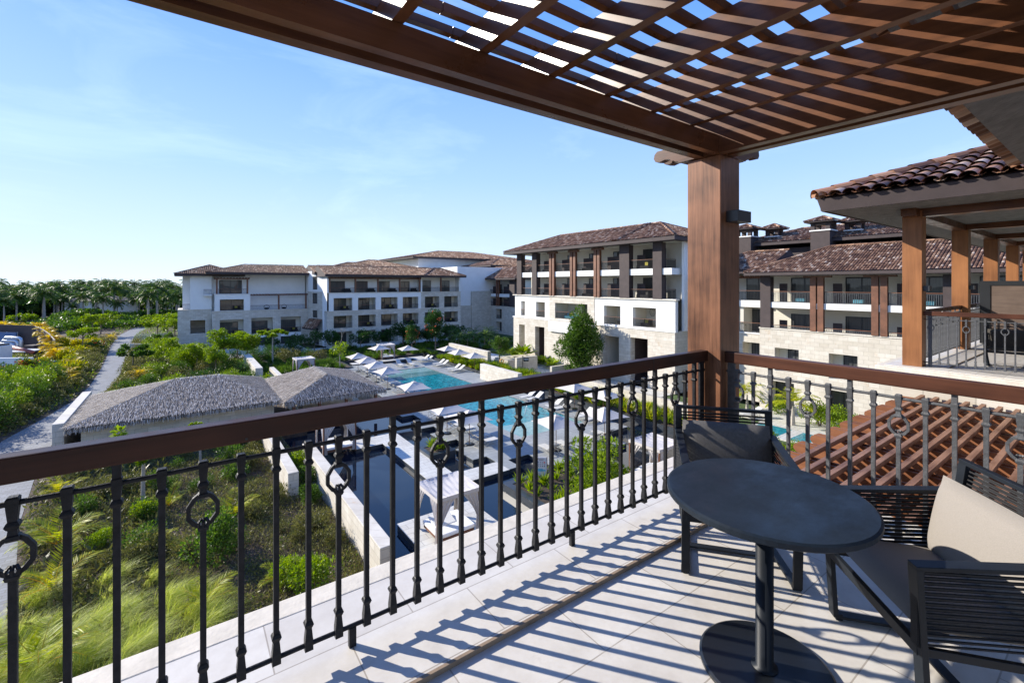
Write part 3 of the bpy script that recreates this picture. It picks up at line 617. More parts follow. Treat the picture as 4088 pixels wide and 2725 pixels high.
# ================================================================== COURTYARD BUILDINGS
class Fr:   # facade frame: s along the wall, t inward, z up
    def __init__(f, o, s, t): f.o = Vector((o[0], o[1], 0)); f.s = Vector((s[0], s[1], 0)); f.t = Vector((t[0], t[1], 0))
    def p(f, s, t, z): q = f.o + f.s * s + f.t * t; return (q.x, q.y, z)
    def box(f, mb, s0, s1, t0, t1, z0, z1):
        a = [f.p(s0, t0, z0), f.p(s1, t0, z0), f.p(s1, t1, z0), f.p(s0, t1, z0), f.p(s0, t0, z1), f.p(s1, t0, z1), f.p(s1, t1, z1), f.p(s0, t1, z1)]
        mb.add(a, [(0, 3, 2, 1), (4, 5, 6, 7), (0, 1, 5, 4), (1, 2, 6, 5), (2, 3, 7, 6), (3, 0, 4, 7)])
def wall(fr, s0, s1, z0, z1, holes, th, mat, par, name='wall', t=0.0):
    xs = sorted({s0, s1} | {min(max(v, s0), s1) for h in holes for v in h[:2]}); zs = sorted({z0, z1} | {min(max(v, z0), z1) for h in holes for v in h[2:]})
    sol = lambda i, j: 0 <= i < len(xs) - 1 and 0 <= j < len(zs) - 1 and not any(h[0] < (xs[i] + xs[i + 1]) / 2 < h[1] and h[2] < (zs[j] + zs[j + 1]) / 2 < h[3] for h in holes)
    b = MB()
    for i in range(len(xs) - 1):
        for j in range(len(zs) - 1):
            if not sol(i, j): continue
            x0, x1, y0, y1 = xs[i], xs[i + 1], zs[j], zs[j + 1]
            b.quad(fr.p(x0, t, y0), fr.p(x1, t, y0), fr.p(x1, t, y1), fr.p(x0, t, y1)); b.quad(fr.p(x0, t + th, y1), fr.p(x1, t + th, y1), fr.p(x1, t + th, y0), fr.p(x0, t + th, y0))
            if not sol(i - 1, j): b.quad(fr.p(x0, t, y0), fr.p(x0, t, y1), fr.p(x0, t + th, y1), fr.p(x0, t + th, y0))
            if not sol(i + 1, j): b.quad(fr.p(x1, t + th, y0), fr.p(x1, t + th, y1), fr.p(x1, t, y1), fr.p(x1, t, y0))
            if not sol(i, j - 1): b.quad(fr.p(x0, t, y0), fr.p(x0, t + th, y0), fr.p(x1, t + th, y0), fr.p(x1, t, y0))
            if not sol(i, j + 1): b.quad(fr.p(x0, t, y1), fr.p(x1, t, y1), fr.p(x1, t + th, y1), fr.p(x0, t + th, y1))
    return b.build(name, mat, par)
def door(fr, s0, s1, z0, z1, t, par, leaves=2, name='glass_door', mat='pane'):
    b = MB(); w = .09
    fr.box(b, s0, s1, t - .06, t, z1 - w, z1); fr.box(b, s0, s1, t - .06, t, z0, z0 + w)
    for i in range(leaves + 1):
        s = s0 + (s1 - s0 - w) * i / leaves; fr.box(b, s, s + w, t - .058, t - .002, z0 + w, z1 - w)
    d = b.build(name, 'black', par); p = MB(); fr.box(p, s0 + w, s1 - w, t - .025, t - .012, z0 + w, z1 - w); 
    po = ob('pane', p.mesh('pane', mat), None); po.parent = d; po.matrix_parent_inverse = Matrix.Identity(4); return d
def frail(fr, s0, s1, z, t, par, h=1.0, sp=.16, ret=0, wd='farwood', im='iron'):
    b = MB(); n = max(2, int((s1 - s0) / sp))
    for i in range(n + 1):
        s = s0 + (s1 - s0 - .02) * i / n; fr.box(b, s, s + .03, t - .015, t + .015, z + .06, z + h - .14)
        if i % 4 == 2 and h > .7: b.tube([fr.p(s + .01 + .05 * math.cos(a), t, z + h - .28 + .06 * math.sin(a)) for a in np.linspace(0, 5.3, 6)], .009, 4, closed=True)
    fr.box(b, s0, s1, t - .012, t + .012, z + h - .14, z + h - .115); fr.box(b, s0, s1, t - .012, t + .012, z + .05, z + .075)
    fr.box(b, s0, s0 + .03, t - .012, t + .012, z, z + h - .05); fr.box(b, s1 - .03, s1, t - .012, t + .012, z, z + h - .05)
    r = b.build('railing', im, par); g = MB(); fr.box(g, s0, s1, t - .035, t + .035, z + h - .05, z + h)
    o = ob('handrail', g.mesh('handrail', wd)); o.parent = r; o.matrix_parent_inverse = Matrix.Identity(4)
    return r
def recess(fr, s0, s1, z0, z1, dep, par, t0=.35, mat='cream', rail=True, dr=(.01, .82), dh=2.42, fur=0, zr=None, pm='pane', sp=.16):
    b = MB(); e = .02
    b.quad(fr.p(s0 - e, dep, z0), fr.p(s1 + e, dep, z0), fr.p(s1 + e, dep, z1), fr.p(s0 - e, dep, z1))
    b.quad(fr.p(s0 - e, t0, z0), fr.p(s0 - e, dep, z0), fr.p(s0 - e, dep, z1), fr.p(s0 - e, t0, z1)); b.quad(fr.p(s1 + e, dep, z0), fr.p(s1 + e, t0, z0), fr.p(s1 + e, t0, z1), fr.p(s1 + e, dep, z1))
    b.quad(fr.p(s0 - e, t0, z1), fr.p(s0 - e, dep, z1), fr.p(s1 + e, dep, z1), fr.p(s1 + e, t0, z1)); b.quad(fr.p(s0 - e, t0, z0), fr.p(s1 + e, t0, z0), fr.p(s1 + e, dep, z0), fr.p(s0 - e, dep, z0))
    b.build('balcony_recess', mat, par)
    L = s1 - s0
    if dr: door(fr, s0 + L * dr[0], s0 + L * dr[1], z0 + .02, min(z1 - .12, z0 + dh), dep - .01, par, mat=pm)
    if rail: frail(fr, s0 + .02, s1 - .02, (zr if zr is not None else z0), .12, par, sp=sp)
    if fur:
        g = MB(); a = s0 + L * (.55 if fur % 2 else .15); fr.box(g, a, a + L * .34, t0 + .35, t0 + 1.0, z0 + .1, z0 + .42); fr.box(g, a, a + L * .34, t0 + 1.0, t0 + 1.15, z0 + .1, z0 + .8); g.build('lounge_seat', 'rope' if fur != 2 else 'blue', par)
        g = MB(); fr.box(g, a + L * .08, a + L * .2, t0 + .85, t0 + .99, z0 + .42, z0 + .78); g.build('cushion', 'yellow', par)
def hip(par, x0, x1, y0, y1, ze, rise, hx=None, hy=None, pitch=.30, course=.55, sides='SWEN', eave=.35, mat='rooftile', caps=True, ridge_axis='x', hips=(1, 1), fascia='brownr'):
    """hip roof over the rectangle, ridge along ridge_axis; hips=(0/1 at low end, 0/1 at high end)"""
    if ridge_axis == 'x':
        w = (y1 - y0) / 2; a0 = x0 + (w if hips[0] else 0); a1 = x1 - (w if hips[1] else 0)
        if a0 > a1: a0 = a1 = (x0 + x1) / 2
        A, B, C, D = (x0, y0, ze), (x1, y0, ze), (x1, y1, ze), (x0, y1, ze); r0 = (a0, (y0 + y1) / 2, ze + rise); r1 = (a1, (y0 + y1) / 2, ze + rise)
        faces = {'S': (A, B, r1, r0), 'N': (C, D, r0, r1), 'W': (D, A, r0, r0), 'E': (B, C, r1, r1)}
    else:
        w = (x1 - x0) / 2; a0 = y0 + (w if hips[0] else 0); a1 = y1 - (w if hips[1] else 0)
        if a0 > a1: a0 = a1 = (y0 + y1) / 2
        A, B, C, D = (x0, y0, ze), (x1, y0, ze), (x1, y1, ze), (x0, y1, ze); r0 = ((x0 + x1) / 2, a0, ze + rise); r1 = ((x0 + x1) / 2, a1, ze + rise)
        faces = {'S': (A, B, r0, r0), 'N': (C, D, r1, r1), 'W': (D, A, r0, r1), 'E': (B, C, r1, r0)}
    b = MB(); V8 = [A, B, C, D, r0, r1]; lo = [(p[0], p[1], ze - eave) for p in (A, B, C, D)]
    for k, (p, q, r, s) in faces.items():
        z_ = [(v[0], v[1], v[2] - .03) for v in (p, q, r, s)]; b.quad(*(z_ if s != r else z_[:3]))
    e_ = [(p[0], p[1], ze - .03) for p in (A, B, C, D)]
    for i in range(4): b.quad(lo[i], lo[(i + 1) % 4], e_[(i + 1) % 4], e_[i])
    b.quad(lo[3], lo[2], lo[1], lo[0]); b.build('roof_deck', fascia, par)
    tb = MB()
    for k in sides:
        p, q, r, s = [Vector(v) for v in faces[k]]; sd_ = (q - p); L = sd_.length; sd_.normalize()
        u = (s - p) - sd_ * (s - p).dot(sd_); T = u.length; u.normalize(); n = sd_.cross(u)
        ls = (s - p).dot(sd_); lr = (r - p).dot(sd_)
        def tm(x, ls=ls, lr=lr, L=L, T=T):
            if x < ls: return T * x / ls
            if x > lr: return T * (L - x) / max(L - lr, 1e-3)
            return T
        half_tiles(tb, p, sd_, u, n, L, tm, pitch, course, seg=4, lift=.03, jit=.008, under=False)
    tb.build('roof_tiles', mat, par)
    if caps:
        c = MB(); up = Vector((0, 0, .05))
        if Vector(r0) != Vector(r1): ridge_caps(c, Vector(r0) + up, Vector(r1) + up, .15, .5)
        for e, h, f in ((A, r0, hips[0]), (B, r1 if ridge_axis == 'x' else r0, hips[1] if ridge_axis == 'x' else hips[0]), (C, r1, hips[1]), (D, r0 if ridge_axis == 'x' else r1, hips[0] if ridge_axis == 'x' else hips[1])):
            if f: ridge_caps(c, Vector(e) + up, Vector(h) + up, .15, .5)
        if c.v: c.build('ridge_cap', mat, par)

# ---- centre wing on the far side of the courtyard (faces the camera), Y = 90
F = Fr((0, 90), (1, 0), (0, 1))
B = thing('hotel_wing', 'white four storey wing behind the pool with stone lower floors and grid of balconies', 'building', (36, 92, GZ))
cols = [(23.1, 26.6), (27.7, 31.2), (32.3, 35.8), (36.9, 40.4), (41.9, 45.3), (46.5, 49.9)]
h1 = [(a, b_, -3.5, -1.07) for a, b_ in cols[:4]]; h1s = [(a, b_, -3.5, -1.07) for a, b_ in cols[4:]]
h2 = [(a, b_, -6.85, -4.48) for a, b_ in cols]; h3 = [(a, b_, -10.2, -7.5) for a, b_ in cols]
wall(F, 21.9, 41.0, -3.55, -.13, h1, .35, 'plaster', B); wall(F, 41.002, 50.6, -3.55, -.13, h1s, .35, 'stone', B)
wall(F, 21.88, 50.62, GZ, -3.552, h2 + h3, .37, 'stone', B, t=-.02)
for h in (h1 + h1s + h2):
    recess(F, h[0], h[1], h[2], h[3], 2.0, B, fur=random.choice([0, 1, 2, 3, 4]))
for h in h3: recess(F, h[0], h[1], GZ + .05, h[3], 2.0, B, rail=False)
for a, b_ in cols:
    m = MB(); F.box(m, a, b_, -.01, .3, -7.45, -6.86); m.build('balcony_slab', 'plaster', B)
m = MB(); F.box(m, 21.8, 50.75, -.10, .34, -.13, -.03); F.box(m, 21.8, 50.75, -.08, .0, -3.6, -3.5); m.build('ledge', 'coping', B)
# top storey
m = MB(); F.box(m, 21.9, 50.5, 1.9, 2.1, -.1, 3.05); F.box(m, 21.9, 22.0, .3, 1.9, -.1, 3.05); F.box(m, 41.0, 41.3, .05, 1.9, -.1, 3.05); F.box(m, 50.2, 50.5, .05, 1.9, -.1, 3.05); m.build('top_storey_wall', 'plaster', B)
m = MB(); F.box(m, 21.9, 50.5, 2.1, 11.9, GZ, 3.05); m.build('inner_block', 'plaster', B)
m = MB(); F.box(m, 21.9, 50.5, .05, 1.9, -.12, -.06); m.build('balcony_floor', 'pale', B)
m = MB(); F.box(m, 21.895, 22.2, 0.0, 3.4, -3.5, 3.05); m.build('side_wall', 'plaster', B)
tc = [22.4, 27.2, 31.7, 36.3, 40.7]
for i in range(4):
    door(F, tc[i] + .6, tc[i + 1] - 1.5, -.08, 2.2, 1.9, B)
    frail(F, tc[i] + .15, tc[i + 1] - .12, -.05, .1, B)
    g = MB(); F.box(g, tc[i] + 2.9, tc[i] + 4.2, .7, 1.3, 0, .38); F.box(g, tc[i] + 2.9, tc[i] + 4.2, 1.3, 1.45, 0, .75); g.build('lounge_seat', 'rope', B)
for a, b_ in ((41.3, 45.6), (45.9, 50.2)):
    door(F, a + .5, b_ - 1.4, -.08, 2.4, 1.9, B); frail(F, a, b_, -.05, .1, B)
for x in tc + [45.75]:
    m = MB(); F.box(m, x - .14, x + .14, .02, .3, -.03, 2.62 if x < 41 else 3.1); m.build('column', 'farwood', B)
m = MB(); F.box(m, 22.0, 41.0, -.1, .1, 2.62, 2.78); F.box(m, 22.0, 41.0, .3, .45, 2.62, 2.78)
for x in np.arange(22.1, 41, .55): F.box(m, x, x + .12, -.6, 1.9, 2.79, 2.93)
m.build('balcony_pergola', 'farwood', B)
hip(B, 21.3, 51.4, 88.9, 101.5, 3.42, 1.8, sides='SE', pitch=.31, course=.55, hips=(0, 1))
hip(B, 41.0, 51.2, 88.4, 97.0, 3.40, 1.72, sides='SWE', pitch=.31, caps=True)

# ---- left wing, Y = 100
F = Fr((0, 100), (1, 0), (0, 1))
A = thing('hotel_wing', 'leftmost white hotel wing with blank upper wall, stone base and tiled hip roof', 'building', (11, 104, GZ))
hA2 = [(5.4, 9.2, -8.0, -5.05), (10.5, 14.2, -8.0, -4.9), (15.6, 19.3, -8.0, -4.9)]; hA3 = [(5.4, 9.2, GZ + .05, -8.75), (10.5, 14.2, GZ + .05, -8.75), (15.6, 19.3, GZ + .05, -8.75)]
wall(F, 4.2, 20.6, GZ, -3.5, hA2 + hA3, .4, 'stone', A)
for h in hA2: recess(F, h[0], h[1], h[2], h[3], 1.6, A, t0=.4, dr=(.02, .8), fur=random.choice([1, 3]))
for h in hA3: recess(F, h[0], h[1], h[2], h[3], 1.6, A, t0=.4, rail=False, dh=1.6, pm='paned')
for h in hA2:
    m = MB(); F.box(m, h[0], h[1], -.01, .3, -8.74, -8.06); m.build('balcony_slab', 'plaster', A)
m = MB(); F.box(m, 4.1, 20.7, -.08, .35, -3.5, -3.38); m.build('ledge', 'coping', A)
m = MB(); F.box(m, 4.2, 20.5, 2.2, 11.8, -3.5, 3.45); m.build('upper_wall', 'plaster', A)
m = MB(); F.box(m, 4.2, 20.5, 1.65, 11.8, GZ, -3.5); F.box(m, 4.2, 20.5, .41, 1.64, -8.74, -8.06); F.box(m, 4.2, 20.5, .41, 1.64, -4.85, -3.5); m.build('inner_block', 'plaster', A)
hb = [(5.4, 9.25, -3.35, -1.25)]
wall(F, 4.6, 10.3, -3.38, -.34, hb, .35, 'plaster', A, 'bay_wall', t=-.1); recess(F, 5.4, 9.25, -3.35, -1.25, 1.3, A, t0=.25, dr=(.02, .98), fur=1)
m = MB(); F.box(m, 4.5, 10.4, -.2, 2.2, -.34, -.24); F.box(m, 9.95, 10.3, .25, 2.2, -3.38, -.34); F.box(m, 4.6, 4.9, .25, 2.2, -3.38, -.34); m.build('bay_terrace', 'plaster', A)
door(F, 5.4, 9.1, -.2, 2.35, 2.19, A); frail(F, 4.85, 9.95, -.24, 0, A)
m = MB()
for x in (4.8, 9.7): F.box(m, x, x + .28, -.08, .2, -.24, 2.5)
F.box(m, 4.5, 10.2, -.05, .15, 2.5, 2.68)
for x in np.arange(4.6, 10.2, .5): F.box(m, x, x + .12, -.6, 2.2, 2.69, 2.84)
m.build('upper_pergola', 'farwood', A)
m = MB()
for x in (15.1, 20.1): F.box(m, x, x + .28, .0, .28, -3.38, -.62)
F.box(m, 10.35, 20.6, .05, .25, -.62, -.46)
for x in np.arange(10.5, 20.6, .5): F.box(m, x, x + .12, -.4, 2.2, -.45, -.33)
m.build('lower_pergola', 'farwood', A)
frail(F, 10.35, 15.1, -3.38, .1, A, .9); frail(F, 15.4, 20.1, -3.38, .1, A, .9)
for x in (13.2, 16.3):
    m = MB(); m.tube([F.p(x + .5 * math.cos(a), .8, -2.9 + .45 * math.sin(a)) for a in np.linspace(0, 5.6, 9)], .04, 5, closed=True); F.box(m, x - .35, x + .35, .5, 1.0, -3.3, -3.0); m.build('round_chair', 'rope', A)
F2 = Fr((0, 101.2), (1, 0), (0, 1))
wall(F2, -.9, 4.19, GZ, -3.1, [(.95, 3.2, -7.4, -5.0)], .5, 'stone', A, 'end_wall')
m = MB(); F2.box(m, .9, 4.19, 0.0, 9.5, -3.1, 3.4); F2.box(m, -.2, .9, 1.6, 9.5, -3.1, 3.4); m.build('end_block', 'plaster', A)
m = MB(); F2.box(m, -.9, 4.19, -.06, 1.6, -3.1, -3.0); m.build('ledge', 'coping', A); frail(F2, -.1, .9, -3.0, .1, A)
frail(F2, 1.0, 3.15, -7.4, .1, A); m = MB(); F2.box(m, -.9, -.5, .5, 9.5, GZ, -3.1); F2.box(m, -.5, 4.19, 3.5, 9.5, GZ, -3.1); m.build('rear_block', 'stone', A)
m = MB(); F2.box(m, 2.9, 4.19, -.7, 0.0, -.55, -.35); m.build('side_balcony', 'plaster', A); frail(F2, 2.95, 4.15, -.35, -.65, A)
hip(A, -1.4, 9.5, 100.2, 111.2, 3.45, 1.8, sides='SW', pitch=.31)
hip(A, 3.2, 20.9, 98.9, 112.3, 3.78, 1.7, sides='SW', pitch=.31, hips=(1, 0))
# recess between the two wings
F3 = Fr((20.5, 99.6), (.225, -.974), (.974, .225))
K = thing('stair_tower', 'narrow recessed stone bay with three dark windows between two white wings', 'building', (21.5, 97, GZ))
wins = [(2.0, 4.0, .15 - .1, 3.0), (2.0, 4.1, -3.1, -.7), (2.0, 4.1, -6.0, -4.4)]
wall(F3, 0, 6.5, GZ, .1, [(2.0, 4.1, -2.3, -.2), (2.0, 4.1, -5.1, -3.6), (3.0, 4.5, -8.0, -7.1), (2.6, 4.8, GZ + .05, -9.2)], .3, 'stone', K)
wall(F3, 0, 6.5, .102, 4.2, [(2.0, 4.1, .5, 3.1)], .3, 'plaster', K, 'upper_wall')
for w_ in [(2.0, 4.1, .5, 3.1), (2.0, 4.1, -2.3, -.2), (2.0, 4.1, -5.1, -3.6), (3.0, 4.5, -8.0, -7.1), (2.6, 4.8, GZ + .05, -9.2)]: door(F3, w_[0], w_[1], w_[2], w_[3], .2, K, 2, 'window', 'paned')
m = MB(); m.prism([(20.7, 99.6), (22.1, 93.9), (24, 94), (24, 104), (20.7, 104)], GZ, 3.6); m.build('core', 'plaster', K)
hip(K, 20.9, 23.0, 95.6, 107.5, 3.95, 1.45, sides='S', pitch=.31, hips=(0, 0))
m = MB(); pA = [F3.p(1.0, -1.6, -7.0), F3.p(6.6, -1.6, -7.0), F3.p(6.2, 0.0, -5.2), F3.p(1.4, 0.0, -5.2)]
s_ = (Vector(pA[1]) - Vector(pA[0])).normalized(); u_ = (Vector(pA[3]) - Vector(pA[0])); u_ = (u_ - s_ * u_.dot(s_)).normalized()
half_tiles(m, pA[0], s_, u_, s_.cross(u_), 5.6, lambda s: 2.2, .3, .5, seg=4, under=False); m.build('porch_tiles', 'rooftile', K)
m = MB(); m.quad(*[(p[0], p[1], p[2] - .04) for p in pA]); m.add([F3.p(1, -1.6, -7.3), F3.p(6.6, -1.6, -7.3), (pA[1][0], pA[1][1], -7.04), (pA[0][0], pA[0][1], -7.04)], [(0, 1, 2, 3)]); m.build('porch_deck', 'brownr', K)

# ---- white link block and roofs further back
L_ = thing('link_block', 'tall plain white block between the wings, wrapped by lower tiled roofs', 'building', (60, 100, GZ))
m = MB(); m.box(52.8, 66, 95.5, 128, -3.55, 5.75); m.build('upper_wall', 'plaster', L_)
m = MB(); m.box(52.6, 66, 95.3, 128, GZ, -3.56); m.build('stone_base', 'stone', L_)
FL = Fr((0, 95.5), (1, 0), (0, 1))
for z in (-3.0, -6.6, -10.2):
    door(FL, 57.2, 58.8, z, z + 2.2, .0, L_, 1, 'window', 'paned')
Q = thing('hotel_wing', 'large cream block with long tiled hip roof rising behind all other wings', 'building', (72, 132, GZ))
m = MB(); m.box(53.8, 92, 120, 146, GZ, 9.1); m.build('wall', 'plaster', Q)
hip(Q, 51.2, 94, 117.5, 148, 9.2, 3.0, sides='SW', pitch=.42, course=.8)
Q2 = thing('hotel_roof', 'dark tiled roof just left of the tall cream block in the distance', 'building', (40, 120, GZ))
m = MB(); m.box(33, 49, 113, 126, GZ, 5.6); m.build('wall', 'plaster', Q2); hip(Q2, 31, 50, 111, 128, 5.8, 2.1, sides='SWE', pitch=.4, course=.7)
Q3 = thing('hotel_roof', 'small pyramid tiled roof partly hidden behind the centre wing ridge', 'building', (33, 112, GZ))
m = MB(); m.box(27, 38, 106, 115, GZ, 5.0); m.build('wall', 'plaster', Q3); hip(Q3, 26, 39, 105, 116, 5.1, 1.6, sides='SWE', pitch=.36, course=.6)
Q4 = thing('hotel_roof', 'low dark tiled roof in front of the tall cream block, left of the columned wing', 'building', (78, 110, GZ))
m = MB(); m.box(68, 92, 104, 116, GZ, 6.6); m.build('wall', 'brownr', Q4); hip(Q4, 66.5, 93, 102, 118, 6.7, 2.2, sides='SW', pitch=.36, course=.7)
m = MB(); m.box(79, 84, 97, 102, GZ, 7.3); m.build('tower_wall', 'cream', Q4); hip(Q4, 77.5, 85.5, 95.5, 103.5, 7.4, 1.4, sides='SW', pitch=.36, course=.7)

# ---- small brown columned link, X = 62
F = Fr((62, 0), (0, -1), (1, 0))      # s = -Y
Cc = thing('hotel_wing', 'shaded link wing with dark columns and brown tiled roof left of the tall columned wing', 'building', (64, 94, GZ))
hC = [(-101.9, -100.2, -6.8, -4.4), (-97.4, -95.3, -6.8, -4.4), (-92.6, -90.2, -6.8, -4.4), (-101.9, -100.2, -9.9, -7.5), (-97.4, -95.3, -9.9, -7.5), (-92.6, -90.2, -9.9, -7.5)]
wall(F, -103.6, -83.5, GZ, -3.84, hC, .4, 'stone', Cc)
for h in hC: recess(F, *h, 1.2, Cc, t0=.4, dr=(.0, 1), rail=h[2] > -8)
m = MB(); F.box(m, -103.8, -83.4, -.08, .4, -3.84, -3.72); m.build('ledge', 'coping', Cc)
m = MB(); F.box(m, -103.5, -83.5, 2.0, 9, GZ, 2.7); m.build('rear_wall', 'cream', Cc)
for z in (-.75,):
    m = MB(); F.box(m, -103.3, -84, .0, 2.0, z - .75, z); m.build('balcony_slab', 'plaster', Cc)
for a, b_ in ((-103.4, -101.5), (-86.9, -84.9)):
    m = MB(); F.box(m, a, b_, -.1, .7, -3.72, 2.7); m.build('column', 'brownr', Cc)
for a in (-97.9, -97.2, -92.6, -91.8):
    m = MB(); F.box(m, a, a + .5, -.12, .3, -3.72, 2.6); m.build('column', 'farwood', Cc)
for a, b_ in ((-101.4, -98), (-96.6, -92.7), (-91.2, -87)):
    for z in (-.75, -3.72):
        frail(F, a, b_, z, .1, Cc, 1.05, .2); door(F, a + .6, b_ - .4, z + .02, z + 2.3, 1.99, Cc)
        g = MB(); F.box(g, a + .4, b_ - .2, 1.0, 1.06, z, z + 1.75); g.build('privacy_screen', 'brownr', Cc)
hip(Cc, 60.6, 73, 83, 106, 3.0, 3.0, sides='WS', pitch=.36, course=.6, ridge_axis='y', hips=(0, 1))
m = MB(); m.box(56.5, 62, 95, 104, GZ, -.1); m.build('corner_block', 'stone', Cc)

# ---- tall columned wing, X = 43.5
F = Fr((43.5, 0), (0, -1), (1, 0))
E_ = thing('hotel_wing', 'sunlit wing with tall dark columns, four rows of balconies and brown tiled roof', 'building', (46, 45, GZ))
hg = [(-58.4, -56.9, GZ, -4.8), (-54.3, -52.1, GZ, -4.82), (-50.4, -43.2, GZ, -7.2), (-40.4, -37.8, -8.9, -4.9), (-36.0, -33.5, GZ, -4.75)]
wall(F, -59.9, -29.9, GZ, -3.68, [h for h in hg if h[0] != -50.4], .8, 'stone', E_)
m = MB(); F.box(m, -56.85, -56.5, .8, 1.2, GZ, -4); m.build('pier', 'stone', E_)
for h in hg:
    if h[0] == -50.4: continue
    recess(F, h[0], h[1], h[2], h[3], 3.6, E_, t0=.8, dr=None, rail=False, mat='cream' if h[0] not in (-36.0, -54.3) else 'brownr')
door(F, -36.0, -33.5, GZ, -4.8, 3.5, E_, 2, 'glass_door', 'paned')
door(F, -54.2, -52.8, GZ, -4.9, 3.5, E_, 2, 'glass_door', 'paned')
hl = [(-58.0, -57.0, -3.35, -1.07), (-54.2, -52.1, -3.38, -1.08), (-49.7, -43.2, -3.3, -1.08), (-40.3, -37.6, -3.45, -1.1), (-35.7, -32.4, -3.42, -1.12)]
wall(F, -41.9, -29.9, -3.64, -.2, hl[3:], .5, 'plaster', E_, t=.05); wall(F, -59.6, -51.0, -3.64, -.2, hl[:2], .5, 'plaster', E_, t=.1); wall(F, -50.998, -41.902, -3.64, -.2, hl[2:3], .5, 'stone', E_)
m = MB(); F.box(m, -50.8, -42.0, -.35, 0.0, -5.2, -3.7); F.box(m, -60.1, -50.9, -.06, .3, -3.7, -3.58); F.box(m, -41.8, -29.8, -.08, .3, -3.7, -3.58); m.build('ledge', 'plaster', E_)
for i, h in enumerate(hl):
    recess(F, h[0], h[1], h[2], h[3], 2.6, E_, t0=.5, dr=(.45, .98) if i > 1 else (.6, .98), fur=0 if i == 0 else i)
    if i in (1, 4):
        g = MB(); sx = h[0] + .95; n_ = 10
        for q in range(n_): a = 2 * math.pi * q / n_; g.tube([F.p(sx + .12 * math.cos(a), 2.56, -1.75 + .16 * math.sin(a)), F.p(sx + .38 * math.cos(a), 2.52, -1.75 + .5 * math.sin(a))], .014, 4)
        g.tube([F.p(sx + .4 * math.cos(a), 2.53, -1.75 + .52 * math.sin(a)) for a in np.linspace(0, 6, 16)], .02, 4, closed=True)
        g.loft(0, 0, [(0, .01), (.01, .01)]); g.build('wall_ornament', 'iron', E_)
m = MB(); F.box(m, -60.0, -29.7, -.12, .6, -.2, -.06); m.build('ledge', 'coping', E_)
m = MB(); F.box(m, -56.2, -30.0, 2.4, 9.5, -.2, 6.75); F.box(m, -58.8, -56.2, 2.8, 9.5, GZ, 3); F.box(m, -56.2, -30.0, 3.6, 9.5, GZ, -.2); m.build('rear_wall', 'cream', E_)
m = MB(); F.box(m, -30.0, -29.7, 1.4, 9.5, -3.6, 6.75); m.build('side_wall', 'plaster', E_)
m = MB(); F.box(m, -30.1, -29.9, .8, 9.5, GZ, -3.6); m.build('side_wall', 'stone', E_)
for z in (3.40,):
    m = MB(); F.box(m, -58.8, -30.3, -.02, 2.4, z - .72, z); m.build('balcony_slab', 'plaster', E_)
m = MB(); F.box(m, -58.8, -30.2, .1, 2.4, -.07, -.04); m.build('balcony_floor', 'pale', E_)
m = MB(); F.box(m, -59.5, -30.0, .1, 2.4, 6.3, 6.45); m.build('ceiling', 'cream', E_)
for a, b_ in ((-58.8, -57.6), (-54.9, -53.8), (-37.6, -36.1), (-32.7, -31.5)):
    m = MB(); F.box(m, a, b_, -.16, .62, -.06, 6.45); m.build('column', 'brownr', E_)
for a in (-50.8, -50.15, -46.4, -45.75, -41.9, -41.3):
    m = MB(); F.box(m, a, a + .44, -.2, .18, -.06, 6.0); m.build('column', 'farwood', E_)
for a in (-51.2, -46.8, -42.3):
    m = MB(); F.box(m, a, a + 1.9, -.22, .2, 6.01, 6.3); m.build('capital', 'farwood', E_)
bays = [(-57.6, -54.9), (-53.8, -50.8), (-49.7, -46.4), (-45.3, -41.9), (-40.9, -37.6), (-36.1, -32.7)]
for i, (a, b_) in enumerate(bays):
    for z in (-.05, 3.41):
        frail(F, a, b_, z, .08, E_, 1.08, .14)
        if i: door(F, a + .1, a + 1.5 if i < 5 else b_ - .2, z + .02, z + 2.45, 2.39, E_)
        if i:
            g = MB(); F.box(g, a + .1, a + .17, .3, 2.35, z, z + 1.75) if False else F.box(g, a + (.0 if i < 5 else .0), a + (2.2 if i < 5 else 1.2), 1.35, 1.41, z + .05, z + 1.72); g.build('privacy_screen', 'brownr', E_)
        if i in (1, 3, 5):
            g = MB(); F.box(g, a + .5, a + 2.2, .6, 1.1, z, z + .4); g.build('lounge_seat', 'rope', E_); 
            if i == 5 and z > 0: g = MB(); F.box(g, a + 1.5, a + 1.9, .9, 1.09, z + .4, z + .8); g.build('cushion', 'yellow', E_)
for z in (-.05, 3.41):
    Fs = Fr((43.5, 31.5), (1, 0), (0, 1)); frail(Fs, .6, 2.4, z, 1.0 if False else -.05, E_, 1.08, .14); door(Fs, 2.45 if False else 1.0, 2.3, z + .02, z + 2.4, 1.2, E_, 1)
m = MB(); m.box(43.5, 46.0, 31.0, 31.5, 2.68, 3.40); m.box(43.6, 46, 31.0, 31.5, -.2, -.07); m.build('balcony_slab', 'plaster', E_)
hip(E_, 42.1, 55.2, 29.0, 60.8, 6.78, 2.55, sides='WSN', pitch=.27, course=.42, ridge_axis='y', hips=(1, 1), eave=.42)
m = MB()
for i in range(3): ridge_caps(m, (42.05, 37.0 + i * .4, 6.88), (48.6, 37.0 + i * .4, 9.42), .17, .45)
m.build('ridge_cap', 'rooftile', E_)

